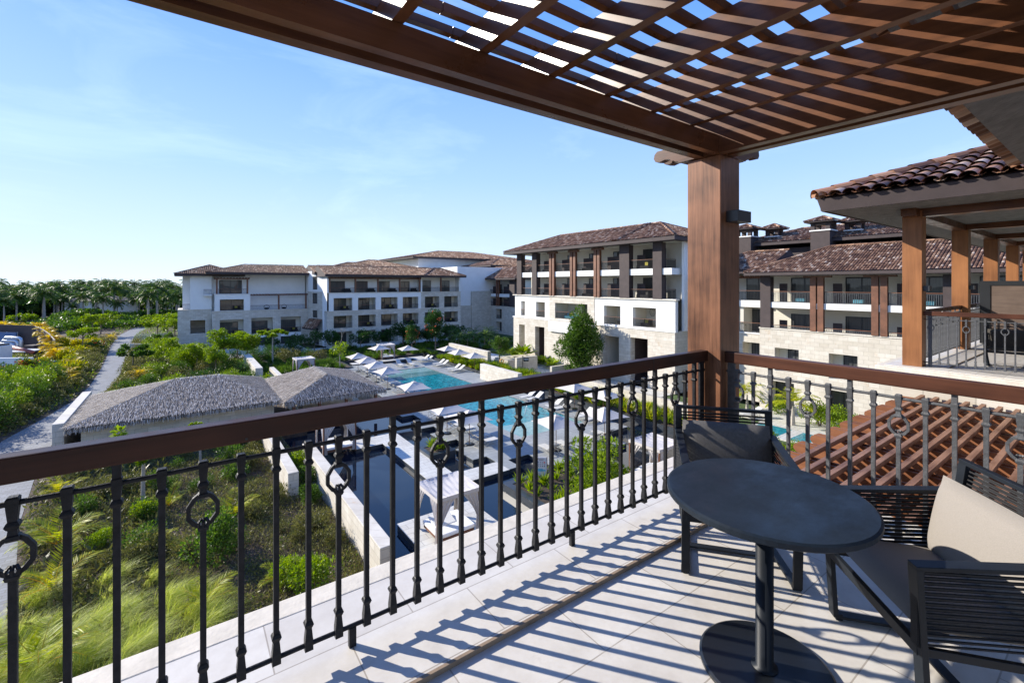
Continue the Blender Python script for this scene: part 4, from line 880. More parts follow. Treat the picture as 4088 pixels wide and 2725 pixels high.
# ---- long low wing on the right, X = 45.8
F = Fr((45.8, 0), (0, -1), (1, 0))
R_ = thing('hotel_wing', 'long low wing right of the corner column with stone wall and big tiled roof', 'building', (48, 12, GZ))
hw_ = [(-20.6, -18.5, -6.6, -4.42), (-16.1, -14.0, -6.6, -4.42), (-11.6, -9.5, -6.6, -4.42), (-7.1, -5.0, -6.6, -4.42), (-20.9, -18.9, -10.2, -7.6), (-16.3, -14.3, -10.2, -7.6), (-11.8, -9.8, -10.2, -7.6), (-7.3, -5.3, -10.2, -7.6)]
wall(F, -22.0, 4, GZ, -2.68, hw_, .45, 'stone', R_)
for h in hw_: recess(F, h[0], h[1], h[2], h[3], .95, R_, t0=.45, rail=False, dr=(.38, 1.0) if h[2] > -7 else (.0, 1), dh=3)
m = MB(); F.box(m, -22.05, 4, -.07, .5, -2.68, -2.58); m.build('ledge', 'coping', R_)
m = MB(); F.box(m, -22, 4, .5, 2.2, -3.7, -3.6); m.build('balcony_floor', 'pale', R_)
m = MB(); F.box(m, -22, 4, 2.2, 9, GZ, 2.6); m.build('rear_wall', 'cream', R_)
m = MB(); F.box(m, -21.9, 4, .0, 2.2, -.62, -.10); m.build('balcony_slab', 'plaster', R_)
m = MB(); F.box(m, -21.9, -20.95, -.1, .6, -2.58, 2.35); m.build('column', 'brownr', R_)
m = MB(); F.box(m, -8.7, -8.0, -.1, .6, -2.58, 2.35); m.build('column', 'brownr', R_)
for c_ in (-17.0, -12.5, -3.5):
    for d_ in (-.53, .06):
        m = MB(); F.box(m, c_ + d_, c_ + d_ + .46, -.14, .2, -2.58, 2.2); m.build('column', 'farwood', R_)
    m = MB(); F.box(m, c_ - 1.1, c_ + 1.1, -.13, .2, 2.21, 2.36); m.build('capital', 'farwood', R_)
for a, b_ in ((-20.95, -17.55), (-16.45, -13.05), (-11.95, -8.7), (-8.0, -4.1)):
    frail(F, a, b_, -.1, .08, R_, 1.05, .13, im='irongrey'); frail(F, a, b_, -2.58, .08, R_, .34, .13, im='irongrey')
    for z, hh in ((-.08, 2.3), (-3.6, 2.35)):
        door(F, a + .9, b_ - .1, z, z + hh, 2.19, R_, 2)
        g = MB(); F.box(g, a + .25, a + .95, 1.2, 1.26, z, z + 1.75); g.build('privacy_screen', 'brownr', R_)
    g = MB(); F.box(g, a + 1.9, a + 2.6, .7, 1.2, 0, .3); g.build('lounge_seat', 'blue', R_)
hip(R_, 44.5, 55.5, -2, 22.9, 2.72, 2.45, sides='WN', pitch=.215, course=.38, ridge_axis='y', hips=(0, 1), eave=.28, mat='rooftile')
# set-back bay left of it
F = Fr((47.6, 0), (0, -1), (1, 0))
R2 = thing('hotel_wing', 'set back bay seen in the gap between corner column and long low wing', 'building', (49, 26, GZ))
wall(F, -29.5, -22.05, GZ, -3.5, [(-24.6, -22.8, -6.8, -4.4)], .4, 'stone', R2); recess(F, -24.6, -22.8, -6.8, -4.4, 1.2, R2, t0=.4, rail=False, dr=(.2, 1))
m = MB(); F.box(m, -29.5, -22.0, 2.0, 9, GZ, 3.3); F.box(m, -24.95, -24.6, .2, 2.0, -3.5, -.6); m.build('rear_wall', 'cream', R2)
m = MB(); F.box(m, -29.5, -22.0, 0, 2.0, -.75, -.08); F.box(m, -29.5, -22.0, -.06, 2.0, -3.5, -3.4); m.build('balcony_slab', 'plaster', R2)
for z in (-.08, -3.4): frail(F, -27.5, -22.1, z, .1, R2, 1.05, .14); door(F, -25.2, -22.6, z, z + 2.35, 1.99, R2)
hip(R2, 46.2, 56, 21.5, 30.5, 3.05, 2.1, sides='WN', pitch=.25, course=.42, ridge_axis='y', hips=(0, 1))
m = MB()
for s in np.arange(-29, -22, .5): F.box(m, s, s + .12, -.9, 2, 2.35, 2.5)
F.box(m, -29, -22, -.1, .1, 2.2, 2.34); m.build('balcony_pergola', 'farwood', R2)
# far roof with two chimneys
R3 = thing('hotel_wing', 'far tiled roof with two chimneys above the long low wing', 'building', (62, 14, GZ))
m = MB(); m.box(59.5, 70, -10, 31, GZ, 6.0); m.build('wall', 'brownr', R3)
hip(R3, 58.3, 71, -12, 32, 6.75, 2.0, sides='WN', pitch=.26, course=.45, ridge_axis='y', hips=(0, 1))
for yc in (21.1, 29.7):
    for x0_, dy, wd in ((57.6, 0, 1.9), (60.3, -2.2, 1.5)):
        a = MB(); a.box(x0_, x0_ + wd, yc + dy - wd / 2, yc + dy + wd / 2, 5.0, 7.55); ch = a.build('chimney', 'brownr', R3)
        a = MB(); a.box(x0_ - .1, x0_ + wd + .1, yc + dy - wd / 2 - .1, yc + dy + wd / 2 + .1, 7.55, 7.68); q = ob('band', a.mesh('band', 'plaster')); q.parent = ch
        a = MB()
        for dx in (.0, wd - .4):
            for d2 in (-wd / 2, wd / 2 - .4): a.box(x0_ + dx, x0_ + dx + .4, yc + dy + d2, yc + dy + d2 + .4, 7.68, 8.3)
        a.box(x0_, x0_ + wd, yc + dy - wd / 2, yc + dy + wd / 2, 8.3, 8.5); q = ob('cap_posts', a.mesh('cap_posts', 'brownr')); q.parent = ch
        hip(R3, x0_ - .5, x0_ + wd + .5, yc + dy - wd / 2 - .5, yc + dy + wd / 2 + .5, 8.62, .6, sides='WSN', pitch=.26, course=.4, eave=.1)

# ================================================================== GROUND, PATHS, POOLS
def ring_poly(n, r, z): return [(r * math.cos(2 * math.pi * i / n), r * math.sin(2 * math.pi * i / n) + 300, z) for i in range(n)]
m = MB(); m.quad(*ring_poly(48, 4000, -10.95)); struct('ground', m, 'ground')
m = MB(); m.prism([(-220, -60), (-70, -60), (-9, 0), (6.3, -9), (6.3, 40), (8.2, 40), (8.2, 86.5), (-1, 86.5), (-1, 400), (-220, 400)], -10.9, -10.40); struct('garden_bed', m, 'drysoil')
pathc = [(-6.5, 18, 4), (-7.3, 26.5, 3.6), (-8.3, 33, 3.2), (-9.25, 42, 3.1), (-9.75, 51, 3.1), (-9.0, 57, 2.5), (-8.2, 64, 2.1), (-7.85, 72, 2.3), (-8.15, 82, 2.3), (-8.85, 95, 2.3), (-9.9, 115, 2.8), (-10.8, 138, 3.2), (-9.5, 163, 3)]
m = MB(); L1 = [(x - w / 2, y) for x, y, w in pathc]; L2 = [(x + w / 2, y) for x, y, w in pathc]
m.add([(x, y, -10.385) for x, y in L1] + [(x, y, -10.385) for x, y in L2], [(i, len(L1) + i, len(L1) + i + 1, i + 1) for i in range(len(L1) - 1)]); struct('path', m, 'paver')
m = MB(); m.quad((6.3, -9, -10.72), (36.5, -9, -10.72), (36.5, 86, -10.72), (6.3, 86, -10.72)); struct('reflecting_pool', m, 'dwater')
def deckbox(name, rects, mat='slate', z=-10.4, side='slatedk', b=-10.9):
    """paving slab with dark kerb sides"""
    m = MB(); [m.box(x0, x1, y0, y1, b, z - .03) for x0, x1, y0, y1 in rects]; struct(name + '_kerb', m, side)
    m = MB(); [m.box(x0 - .03, x1 + .03, y0 - .03, y1 + .03, z - .03, z) for x0, x1, y0, y1 in rects]; struct(name, m, mat)
deckbox('pool_deck', [(17.2, 28.4, 25.5, 28.55), (19.8, 27.2, 22.9, 25.44), (17.2, 18.0, 24.15, 25.44), (28.46, 30.4, 25.5, 48), (28.46, 32.2, 48.06, 67),
                      (17.2, 21.5, 28.61, 68), (21.56, 27.2, 61.2, 66.9), (27.26, 28.4, 61.2, 64.6), (16.1, 17.14, 26.9, 29.3), (16.1, 17.14, 31.2, 33.5), (16.1, 17.14, 35.2, 37.4), (16.1, 17.14, 39.4, 41.6)])
deckbox('walkway', [(12.2, 13.9, 25.66, 35.5), (10.2, 12.14, 33.6, 35.5), (12.2, 17.14, 24.1, 25.6), (8.7, 12.9, 17.2, 21.9), (20.5, 32.2, 69.0, 70.6), (30.0, 32.2, 67.06, 68.94), (18.5, 30.6, 86, 90.4), (30.66, 51, 86, 90.4), (5, 18.44, 86, 100), (22.2, 25.6, 16.2, 19.2)], 'pale')
m = MB(); m.box(21.56, 28.4, 28.61, 61.14, -10.9, -10.62); struct('pool_basin', m, 'slatedk')
m = MB(); m.quad((21.56, 32.0, -10.46), (28.4, 31.0, -10.46), (28.4, 55.4, -10.46), (21.56, 55.4, -10.46)); struct('swimming_pool', m, 'pwater')
m = MB(); m.quad((21.56, 28.61, -10.45), (28.4, 28.61, -10.45), (28.4, 31.0, -10.455), (21.56, 32.0, -10.455)); m.quad((21.56, 58.2, -10.46), (28.4, 58.2, -10.46), (28.4, 61.14, -10.46), (21.56, 61.14, -10.46)); struct('shallow_water', m, 'shallow')
m = MB(); m2 = MB()
for i in range(5):
    y = 55.4 + i * .56; m.quad((21.56, y, -10.46), (28.4, y, -10.46), (28.4, y + .22, -10.46), (21.56, y + .22, -10.46)); m2.quad((21.56, y + .22, -10.46), (28.4, y + .22, -10.46), (28.4, y + .56, -10.46), (21.56, y + .56, -10.46))
struct('step_edge_water', m, 'stepd'); struct('step_water', m2, 'stepw')
# planted beds around the courtyard
def bed(x0, x1, y0, y1, z=-10.3, kerb=.22, mat='soil'):
    m = MB()
    for r in ((x0 - kerb, x0, y0 - kerb, y1 + kerb), (x1, x1 + kerb, y0 - kerb, y1 + kerb), (x0, x1, y0 - kerb, y0), (x0, x1, y1, y1 + kerb)): m.box(*r, -10.9, z + .04)
    struct('planter_kerb', m, 'slatedk'); m = MB(); m.box(x0, x1, y0, y1, -10.9, z); struct('planter_bed', m, mat)
bed(14.1, 15.4, 29.1, 30.5, -10.25, .35); bed(15.9, 20.4, 14.5, 22.0, -10.3, .45); bed(32.7, 36.0, 22.5, 66, -10.25); bed(20.8, 24.5, 9, 15.2, -10.3)
bed(8.6, 19.5, 66.5, 72.5, -10.3); bed(8.6, 18.0, 73.2, 85, -10.3); bed(20.0, 33.0, 72.2, 85.0, -10.3); bed(34.0, 46, 70, 86, -10.3)
m = MB(); m.box(36.56, 43.4, 24, 68, -10.9, -10.42); m.box(36.56, 45.7, -9, 23.94, -10.9, -10.42); m.box(43.46, 62, 68.1, 95, -10.9, -10.42); struct('courtyard_ground', m, 'turf')
deckbox('terrace_paving', [(38.4, 43.3, 30, 67), (41.0, 45.7, 8, 22)], 'pale', -10.36)
m = MB(); m.box(37.4, 40.7, 13.2, 19.5, -10.9, -10.32); struct('plunge_pool_rim', m, 'pale')
m = MB(); m.quad((37.7, 13.5, -10.315), (40.4, 13.5, -10.315), (40.4, 16.0, -10.315), (37.7, 16.0, -10.315)); m.quad((37.7, 16.8, -10.315), (40.4, 16.8, -10.315), (40.4, 19.2, -10.315), (37.7, 19.2, -10.315)); struct('plunge_pool', m, 'pwater')

# free-standing white stone walls
def wallthing(label, poly, z1, mat='stone', z0=-10.9, name='garden_wall', g=None):
    m = MB(); m.prism(poly, z0, z1); o = m.build(name, mat, bevel=.02); tag(o, label, 'wall', g); return o
def rect(x0, x1, y0, y1): return [(x0, y0), (x1, y0), (x1, y1), (x0, y1)]
wallthing('long white stone wall between dry garden and dark pool, nearest the balcony', rect(6.35, 6.95, 17.8, 32.5), -8.9)
wallthing('white stone wall running to the thatched roof, left of the dark pool', rect(4.7, 5.25, 27.8, 39.5), -8.9)
wallthing('white stone wall end behind the thatched pavilion, left of the square cabana', rect(8.8, 9.3, 58, 64.8), -8.9)
wallthing('stepped white stone wall behind the long thatched roof', rect(6.9, 7.7, 61.8, 75), -8.4)
wallthing('long white wall behind the three far right umbrellas', rect(36.5, 37.1, 56.8, 69.0), -8.4)
wallthing('short white wall on the right edge of the pool deck', rect(30.6, 31.2, 41.3, 49.4), -8.5)
wallthing('stone wall carrying the small hanging sign', rect(36.8, 40.4, 49.9, 50.35), -8.45)
wallthing('low white wall hidden behind the big leafy tree', rect(38.0, 43, 44.0, 44.4), -8.9)
wallthing('white wall beside ornamental grasses below the corner column', rect(36.05, 36.5, 21, 40), -9.0)
wallthing('white retaining wall beside the small plunge pool', rect(34.8, 37.35, 12.9, 13.3), -9.2)
wallthing('low boundary wall in front of the left wing garden', [(-7.8, 105.6), (1.8, 99.0), (1.9, 99.4), (-7.7, 106)], -9.0)
wallthing('white wall at the left end of the long thatched roof', rect(-7.15, -6.55, 42.6, 54), -7.75)
for x, y in ((38.6, 54), (40.2, 54)):
    pass
m = MB(); m.box(37.6, 42.9, 53.2, 56.5, -10.9, -9.3); tag(m.build('raised_planter', 'stone'), 'raised stone planter with broad leaved plants before the columned wing', 'planter')

# ------------------------------------------------------------------ thatched pavilions
def thatched(name, label, x0, x1, y0, y1, ze, A_, B_, rise, wallrect, n, loc):
    t = thing(name, label, 'pavilion', loc)
    P = {'a': (x0, y0), 'b': (x1, y0), 'c': (x1, y1), 'd': (x0, y1)}
    z1 = ze + rise; R0 = Vector((*A_, z1)); R1 = Vector((*B_, z1)); c = {k: Vector((*v, ze)) for k, v in P.items()}
    along_x = abs(A_[0] - B_[0]) > abs(A_[1] - B_[1])
    if along_x: faces = [(c['a'], c['b'], R1, R0), (c['c'], c['d'], R0, R1), (c['d'], c['a'], R0, R0), (c['b'], c['c'], R1, R1)]
    else: faces = [(c['a'], c['b'], R0, R0), (c['c'], c['d'], R1, R1), (c['d'], c['a'], R0, R1), (c['b'], c['c'], R1, R0)]
    b = MB()
    for p, q, r, s in faces: b.quad(*([p, q, r, s] if r != s else [p, q, r]))
    lo = [v - Vector((0, 0, .3)) for v in c.values()]; cc = list(c.values())
    for i in range(4): b.quad(lo[i], lo[(i + 1) % 4], cc[(i + 1) % 4], cc[i])
    b.quad(*lo[::-1]); b.build('roof_base', 'thatchb', t)
    st = MB()
    for fi, (p, q, r, s) in enumerate(faces):
        sdv = (q - p).normalized(); ctr = ((r + s) / 2) - ((p + q) / 2); u = (ctr - sdv * ctr.dot(sdv)).normalized(); nn = sdv.cross(u)
        area = ((q - p).length + (r - s).length) / 2 * (s - p - sdv * (s - p).dot(sdv)).length; k = int(n * 1.8 * area / 60)
        H = (s - p - sdv * (s - p).dot(sdv)).length; Lq = (q - p).length; ls = (s - p).dot(sdv); lr = (r - p).dot(sdv)
        for _ in range(k):
            h = random.random() * H
            a = ls * h / H; b2 = Lq - (Lq - lr) * h / H
            if random.random() > (b2 - a) / Lq: continue
            x = random.uniform(a, b2); row = h // .45; L0 = random.uniform(.22, .45); w = random.uniform(.009, .022)
            tip = p + sdv * (x + random.uniform(-.07, .07)) + u * (h - L0) + nn * random.uniform(.02, .075); top = p + sdv * x + u * h + nn * random.uniform(0, .05)
            st.quad(tip - sdv * w * .4, tip + sdv * w * .4, top + sdv * w, top - sdv * w)
        for _ in range(int(Lq * 55)):   # hanging fringe
            x = random.uniform(0, Lq); L0 = random.uniform(.25, .45); w = random.uniform(.01, .024)
            top = p + sdv * x + nn * .03; tip = top + sdv * random.uniform(-.05, .05) - Vector((0, 0, L0)) - u * random.uniform(0, .16)
            st.quad(tip - sdv * w * .4, tip + sdv * w * .4, top + sdv * w + u * .1, top - sdv * w + u * .1)
    st.build('thatch', 'thatch', t)
    hp = MB()
    for e, h in ((c['a'], R0), (c['d'], R0 if along_x else R1), (c['b'], R1 if along_x else R0), (c['c'], R1)):
        d = (h - e); sx = d.cross(Vector((0, 0, 1))).normalized(); dl = d.length; dn = d / dl
        for i in range(int(dl * 26)):
            q = e + dn * (i / 26 + random.uniform(-.02, .02)) + Vector((0, 0, .07)); sg = random.choice((-1, 1)); L0 = random.uniform(.2, .3)
            hp.quad(q, q + dn * .03, q + sx * sg * L0 - Vector((0, 0, L0 * .42)) - dn * .1 + dn * .02, q + sx * sg * L0 - Vector((0, 0, L0 * .42)) - dn * .1)
    d = (R1 - R0).normalized(); sx = d.cross(Vector((0, 0, 1))).normalized()
    for i in range(int((R1 - R0).length * 30)):
        q = R0 + d * (i / 30) + Vector((0, 0, .1)); sg = random.choice((-1, 1)); hp.quad(q, q + d * .03, q + sx * sg * .35 - Vector((0, 0, .13)) + d * .03, q + sx * sg * .35 - Vector((0, 0, .13)))
    hp.build('hip_thatch', 'thatchl', t)
    m = MB(); x0w, x1w, y0w, y1w = wallrect; m.box(x0w, x1w, y0w, y1w, GZ, ze - .32); m.build('wall', 'stone', t)
    return t
M['thatchl'] = island('sunlit_hip_thatch', [(0, (0.26, 0.235, 0.21)), (0.5, (0.40, 0.375, 0.34)), (1, (0.70, 0.68, 0.63))], 0.7, 0.35)  # hip strands: whiteness of sunlit hip lines put into the colour
thatched('thatched_pavilion', 'long low pavilion with grey palm thatch hip roof beside the garden path', -6.3, 6.4, 41, 52.3, -7.8, (-.6, 46.6), (2.6, 46.6), 1.6, (-5.6, 6.0, 41.7, 51.6), 5200, (0, 46, GZ))
tp2 = thatched('thatched_pavilion', 'smaller thatched pavilion with pyramid-like roof next to the pool umbrellas', 6.5, 14.8, 39.9, 51, -7.8, (10.4, 42.7), (10.3, 47.4), 1.35, (9.0, 13.6, 46, 50), 5200, (10.5, 45, GZ))
m = MB()
for x in (7.2, 9.2, 11.4, 14.0):
    m.box(x, x + .22, 40.6, 40.82, GZ, -8.12)
m.build('posts', 'farwood', tp2)
m = MB(); m.box(7.6, 11.2, 41.4, 42.3, GZ, -9.4); m.box(7.4, 11.4, 41.3, 42.4, -9.4, -9.32); m.build('bar_counter', 'pale', tp2)

# ------------------------------------------------------------------ umbrellas
def umbrella():
    t = thing('umbrella', 'x', 'umbrella', (0, 0, 0), 'square taupe pool umbrellas')
    c = MB(); s = 1.35; H0, H1 = 2.02, 2.55; n = 8
    for k in range(4):
        a = k * math.pi / 2; ca, sa = math.cos(a), math.sin(a); g = []
        for j in range(n + 1):
            r = .16 + (s - .16) * j / n; f = j / n
            for i in range(n + 1):
                v = -1 + 2 * i / n; x = r * (1 - .10 * f * (1 - v * v)); y = v * r
                z = H1 - .04 - (H1 - H0) * (f ** .92) - .03 * math.sin(math.pi * f) * (1 - v * v)
                g.append((x * ca - y * sa, x * sa + y * ca, z))
        c.add(g, [(j * (n + 1) + i, j * (n + 1) + i + 1, (j + 1) * (n + 1) + i + 1, (j + 1) * (n + 1) + i) for j in range(n) for i in range(n)])
    cc_ = c.build('canopy', 'canvas', t)
    v = MB(); v.add([(.24, .24, H1 - .05), (-.24, .24, H1 - .05), (-.24, -.24, H1 - .05), (.24, -.24, H1 - .05), (0, 0, H1 + .06)], [(0, 1, 4), (1, 2, 4), (2, 3, 4), (3, 0, 4)]); v.build('vent', 'canvas', t)
    p = MB(); p.loft(0, 0, [(.05, .022), (H1 - .1, .022)], 0, 8); p.loft(0, 0, [(H1 + .04, .02), (H1 + .12, .012)], 0, 6); p.build('pole', 'farwood', t)
    r_ = MB()
    for a in range(4): r_.bar((0, 0, H1 - .12), ((s - .05) * (1 if a in (0, 3) else -1), (s - .05) * (1 if a < 2 else -1), H0 - .02), .02, .025)
    r_.build('ribs', 'farwood', t)
    b = MB(); b.loft(0, 0, [(0, .36), (.03, .38), (.05, .36), (.055, .30), (.09, .29), (.095, .05)], 0, 20); b.build('base', 'granite', t); return t
uspots = [(17.4, 29.6), (17.2, 32.8), (21.9, 24.9), (26.2, 24.2), (30.6, 28.4), (30.5, 32.0), (18.2, 41.5), (18.9, 50.5), (19.1, 54.8), (19.3, 58.8), (19.4, 63.0), (24.6, 67.2 + 2.2), (28.0, 66.2), (32.6, 54.1), (32.4, 58.0), (32.8, 62.3)]
unames = ['umbrella at the left edge of the near pool deck, half hidden by the balcony handrail', 'umbrella beside the dark pool, just below the handrail, second on the left deck edge', 'umbrella standing on the near deck corner above the dark notch', 'umbrella on the near right deck seen behind the ringed baluster', 'pale umbrella beside the right planted bed, nearest the corner column', 'pale umbrella right of the pool below the handrail', 'umbrella just above the handrail beside the orange towel', 'umbrella with bright left panel next to the thatched roof eave', 'umbrella second nearest to the thatched roof', 'umbrella dappled with shade left of the pool', 'shaded umbrella furthest left at the far pool end', 'umbrella in front of the far cabana', 'umbrella behind the head of the pool', 'umbrella nearest of three before the long white wall', 'middle of three umbrellas before the long white wall', 'furthest of three umbrellas before the long white wall']
u0 = umbrella()
for i, ((x, y), nme) in enumerate(zip(uspots, unames)):
    o = u0 if i == 0 else copytree(u0); o.location = (x, y, -10.4); o.rotation_euler.z = random.uniform(-.15, .15); o['label'] = 'taupe ' + nme if len(nme.split()) < 15 else nme

# ------------------------------------------------------------------ sun loungers (local: head end at -x, foot at +x)
def lounger():
    t = thing('sun_lounger', 'x', 'sun lounger', (0, 0, 0), 'grey sling sun loungers')
    f = MB(); z = .36
    for s in (-1, 1):
        y = .33 * s
        f.tube([(1.25, y, .0), (1.12, y, z - .06), (1.05, y, z), (.1, y, z), (-.05, y, z)], .018, 6)
        f.tube([(-.05, y, z), (-.78, y, z + .50)], .018, 6)
        f.tube([(.55, y, z), (.2, y, z - .1), (-.15, y, z - .28), (-.5, y, 0.01), (-.75, y, .01), (-.7, y, .1), (-.35, y, z - .03), (-.05, y, z)], .018, 6)
        f.tube([(-.55, y * .9, z + .34), (-.45, y * .9, .1)], .012, 5)
    f.tube([(1.25, -.33, 0), (1.25, .33, 0)], .016, 6); f.tube([(-.75, -.33, .01), (-.75, .33, .01)], .016, 6); f.tube([(-.78, -.33, z + .50), (-.78, .33, z + .50)], .018, 6)
    f.build('frame', 'slingf', t)
    b = MB(); b.obox((.52, 0, z + .01), (1, 0, 0), (0, 1, 0), (0, 0, 1), .56, .31, .012); b.build('seat_sling', 'sling', t)
    d = Vector((-.73, 0, .5)).normalized(); b = MB(); b.obox((-.42, 0, z + .265), d, (0, 1, 0), Vector((.5, 0, .73)).normalized(), .43, .31, .012); b.build('back_sling', 'sling', t); return t
lg0 = lounger(); LG = []
for x, y in ((30.3, 65.9), (30.3, 64.7), (30.4, 60.9), (30.4, 59.7), (30.3, 56.0), (30.3, 54.8)): LG.append((x + .3, y, math.pi, 'right pool deck'))
for x, y in ((28.9, 37.6), (29.0, 36.5), (28.9, 33.4), (29.0, 32.3), (28.8, 29.2), (28.9, 28.1)): LG.append((x + .4, y, math.pi, 'deck right of the near pool'))
for x, y in ((21.2, 63.8), (23.0, 63.8), (25.6, 63.6), (27.2, 63.4)): LG.append((x, y, -math.pi / 2, 'deck beyond the pool head'))
for y in (61.8, 60.6, 57.3, 56.1, 53.0, 51.8, 48.6, 47.4, 44.4, 43.2): LG.append((19.6, y, 0, 'left pool deck beside the thatched roof'))
for y in (37.0, 35.8, 33.4, 32.2, 29.9, 28.7): LG.append((18.2, y, 0, 'near left deck beside dark water'))
for x, y in ((21.1, 24.6), (22.6, 24.5), (25.2, 24.5), (26.6, 24.6)): LG.append((x, y, math.pi / 2, 'near deck facing the shallow beach'))
cnt = {}
for i, (x, y, rz, where) in enumerate(LG):
    o = lg0 if i == 0 else copytree(lg0); o.location = (x, y, -10.4); o.rotation_euler.z = rz + random.uniform(-.06, .06); cnt.setdefault(where, []).append(o)
for w_, l in cnt.items():
    l.sort(key=lambda o: bearing(o.location))
    for i, o in enumerate(l): o['label'] = 'grey sling lounger, %s from the left on the %s' % (ordn(i + 1), w_)
m = MB(); m.obox((18.6, 45.6, -10.02), (1, 0, 0), (0, 1, 0), (0, 0, 1), .45, .3, .03); m.obox((18.3, 45.4, -9.98), (.9, .3, 0), (-.3, .9, 0), (0, 0, 1), .3, .18, .04)
tag(m.build('towel', 'orange', bevel=.02), 'crumpled orange towel on a lounger beside the thatched pavilion', 'towel')

# ------------------------------------------------------------------ cabanas
def cabana(label, loc, rz, beds=True, sag=.18):
    t = thing('cabana', label, 'cabana', (0, 0, 0), 'curtained poolside cabanas'); s = 1.1; H = 2.25
    f = MB()
    for x in (-s, s):
        for y in (-s, s): f.box(x - .04, x + .04, y - .04, y + .04, 0, H)
    for a in (-s, s): f.box(-s, s, a - .03, a + .03, H - .06, H); f.box(a - .03, a + .03, -s, s, H - .058, H - .002)
    f.build('frame', 'farwood', t)
    r_ = MB(); n = 14; g = []
    for j in range(n + 1):
        for i in range(n + 1):
            x = (-1 + 2 * i / n); y = (-1 + 2 * j / n); z = H + .03 - sag * (1 - x * x) * (1 - y ** 4) + .018 * math.sin(i * 2.4 + j * .5)
            g.append((x * (s + .05), y * (s + .05), z))
    r_.add(g, [(j * (n + 1) + i, j * (n + 1) + i + 1, (j + 1) * (n + 1) + i + 1, (j + 1) * (n + 1) + i) for j in range(n) for i in range(n)])
    q = s + .055
    for a, b_ in (((-q, -q), (q, -q)), ((q, -q), (q, q)), ((q, q), (-q, q)), ((-q, q), (-q, -q))): r_.quad((*a, H - .14), (*b_, H - .14), (*b_, H + .04), (*a, H + .04))
    r_.build('roof_cloth', 'curtain', t, smooth=False)
    for cx, cy, dx, dy in ((-s, -s, 1, 0), (s, -s, -1, 0), (s, s, 0, -1), (-s, s, 0, -1), (-s, -s, 0, 1), (s, s, -1, 0)):
        c = MB(); g = []; n2, m2 = 22, 12
        for j in range(m2 + 1):
            zf = j / m2; z = .08 + (H - .12) * zf
            wid = .20 + .75 * max(0, (zf - .45) / .55) ** 1.3 if zf > .45 else .16 + .10 * (1 - zf / .45)
            for i in range(n2 + 1):
                a = i / n2; o_ = .045 * math.sin(a * 24 + .7 * cx) * (1 if zf < .9 else .5)
                g.append((cx + dx * a * wid + (dy != 0) * o_, cy + dy * a * wid + (dx != 0) * o_, z))
        c.add(g, [(j * (n2 + 1) + i, j * (n2 + 1) + i + 1, (j + 1) * (n2 + 1) + i + 1, (j + 1) * (n2 + 1) + i) for j in range(m2) for i in range(n2)]); c.build('curtain', 'curtain', t, smooth=True)
    if beds:
        b = MB(); b.box(-.9, .95, -.85, .85, .12, .28); b.build('bed_base', 'farwood', t)
        b = MB(); b.box(-.95, 1.0, -.9, .9, .28, .46); b.build('mattress', 'white', t, bevel=.05)
        b = MB(); b.obox((-.2, .25, .53), Vector((1, 0, .0)), Vector((0, 1, .22)).normalized(), Vector((0, -.22, 1)).normalized(), .55, .45, .05); b.build('backrest', 'white', t, bevel=.03)
    t.location = loc; t.rotation_euler.z = rz; return t
cabana('white curtained cabana with daybed on the near stone platform in the dark pool', (10.45, 19.8, -10.4), 0.0)
cabana('draped cabana at the right below the corner column and grasses', (23.8, 17.75, -10.4), 0.0)
cabana('small square cabana among flowering beds behind the thatched roof', (13.0, 65.6, -10.5), 0.05)
cabana('cabana with white sofa at the far end of the pool', (26.6, 71.9, -10.4), 0.0)
cabana('cabana left of the dark pool, mostly hidden behind the handrail', (9.0, 34.5, -10.4), 0.0)
# fountain hoops, life ring, signs
for (x, y), lb in (((25.4, 58.6), 'thin chrome arched water spout over the pool steps'), ((25.4, 33.0), 'thin chrome arched water spout over the near shallows')):
    t = MB(); t.tube([(x + .75 * math.cos(a) + .6, y, -10.4 + 1.25 * math.sin(a)) for a in np.linspace(math.pi, 0.1, 14)], .028, 6); tag(t.build('water_spout', 'steel', smooth=True), lb, 'water spout')
m = MB(); m.tube([(36.7 + .26 * math.cos(a) * .8, 53.4 + .26 * math.cos(a) * -.6, -9.35 + .28 * math.sin(a)) for a in np.linspace(0, 2 * math.pi, 20)[:-1]], .075, 8, closed=True); lr = thing('life_ring', 'orange life ring on a thin post beside the small round tree', 'life ring', (36.7, 53.4, -10.4))
m.build('ring', 'ring', lr, smooth=True); m = MB(); m.loft(36.75, 53.45, [(-10.42, .03), (-9.0, .03)], 0, 6); m.build('post', 'black', lr)
sg = thing('hanging_sign', 'small black sign with pale lettering on a tall dark post by the stone wall', 'sign', (37.3, 49.2, -10.4))
m = MB(); m.loft(37.35, 49.3, [(-10.42, .05), (-8.1, .05)], 0, 8); m.bar((37.35, 49.3, -8.3), (38.15, 48.7, -8.3), .03, .03); m.build('post', 'black', sg)
dv = Vector((.8, -.6, 0)); up = Vector((0, 0, 1)); nv = Vector((-.6, -.8, 0))
m = MB(); m.obox(Vector((37.35, 49.3, -8.62)) + dv * .45, dv, nv, up, .36, .015, .26); m.build('board', 'black', sg)
m = MB()
for i in range(7): m.obox(Vector((37.35, 49.3, -8.58)) + dv * (.17 + i * .093) + nv * .018, dv, nv, up, .03, .003, .065 if i % 3 else .055)
for i in range(2): m.obox(Vector((37.35, 49.3, -8.75)) + dv * (.38 + i * .14) + nv * .018, dv, nv, up, .035, .003, .02)
m.build('lettering', 'white', sg)
sb = thing('sign_board', 'tall white pool rules board with pictograms and blue drawing in the near planter', 'sign', (17.5, 21.3, -10.3))
dv = Vector((.78, -.62, 0)).normalized(); nv = Vector((-dv.y * -1, 0, 0)); nv = Vector((dv.y, -dv.x, 0)); C0 = Vector((17.5, 21.3, -9.45))
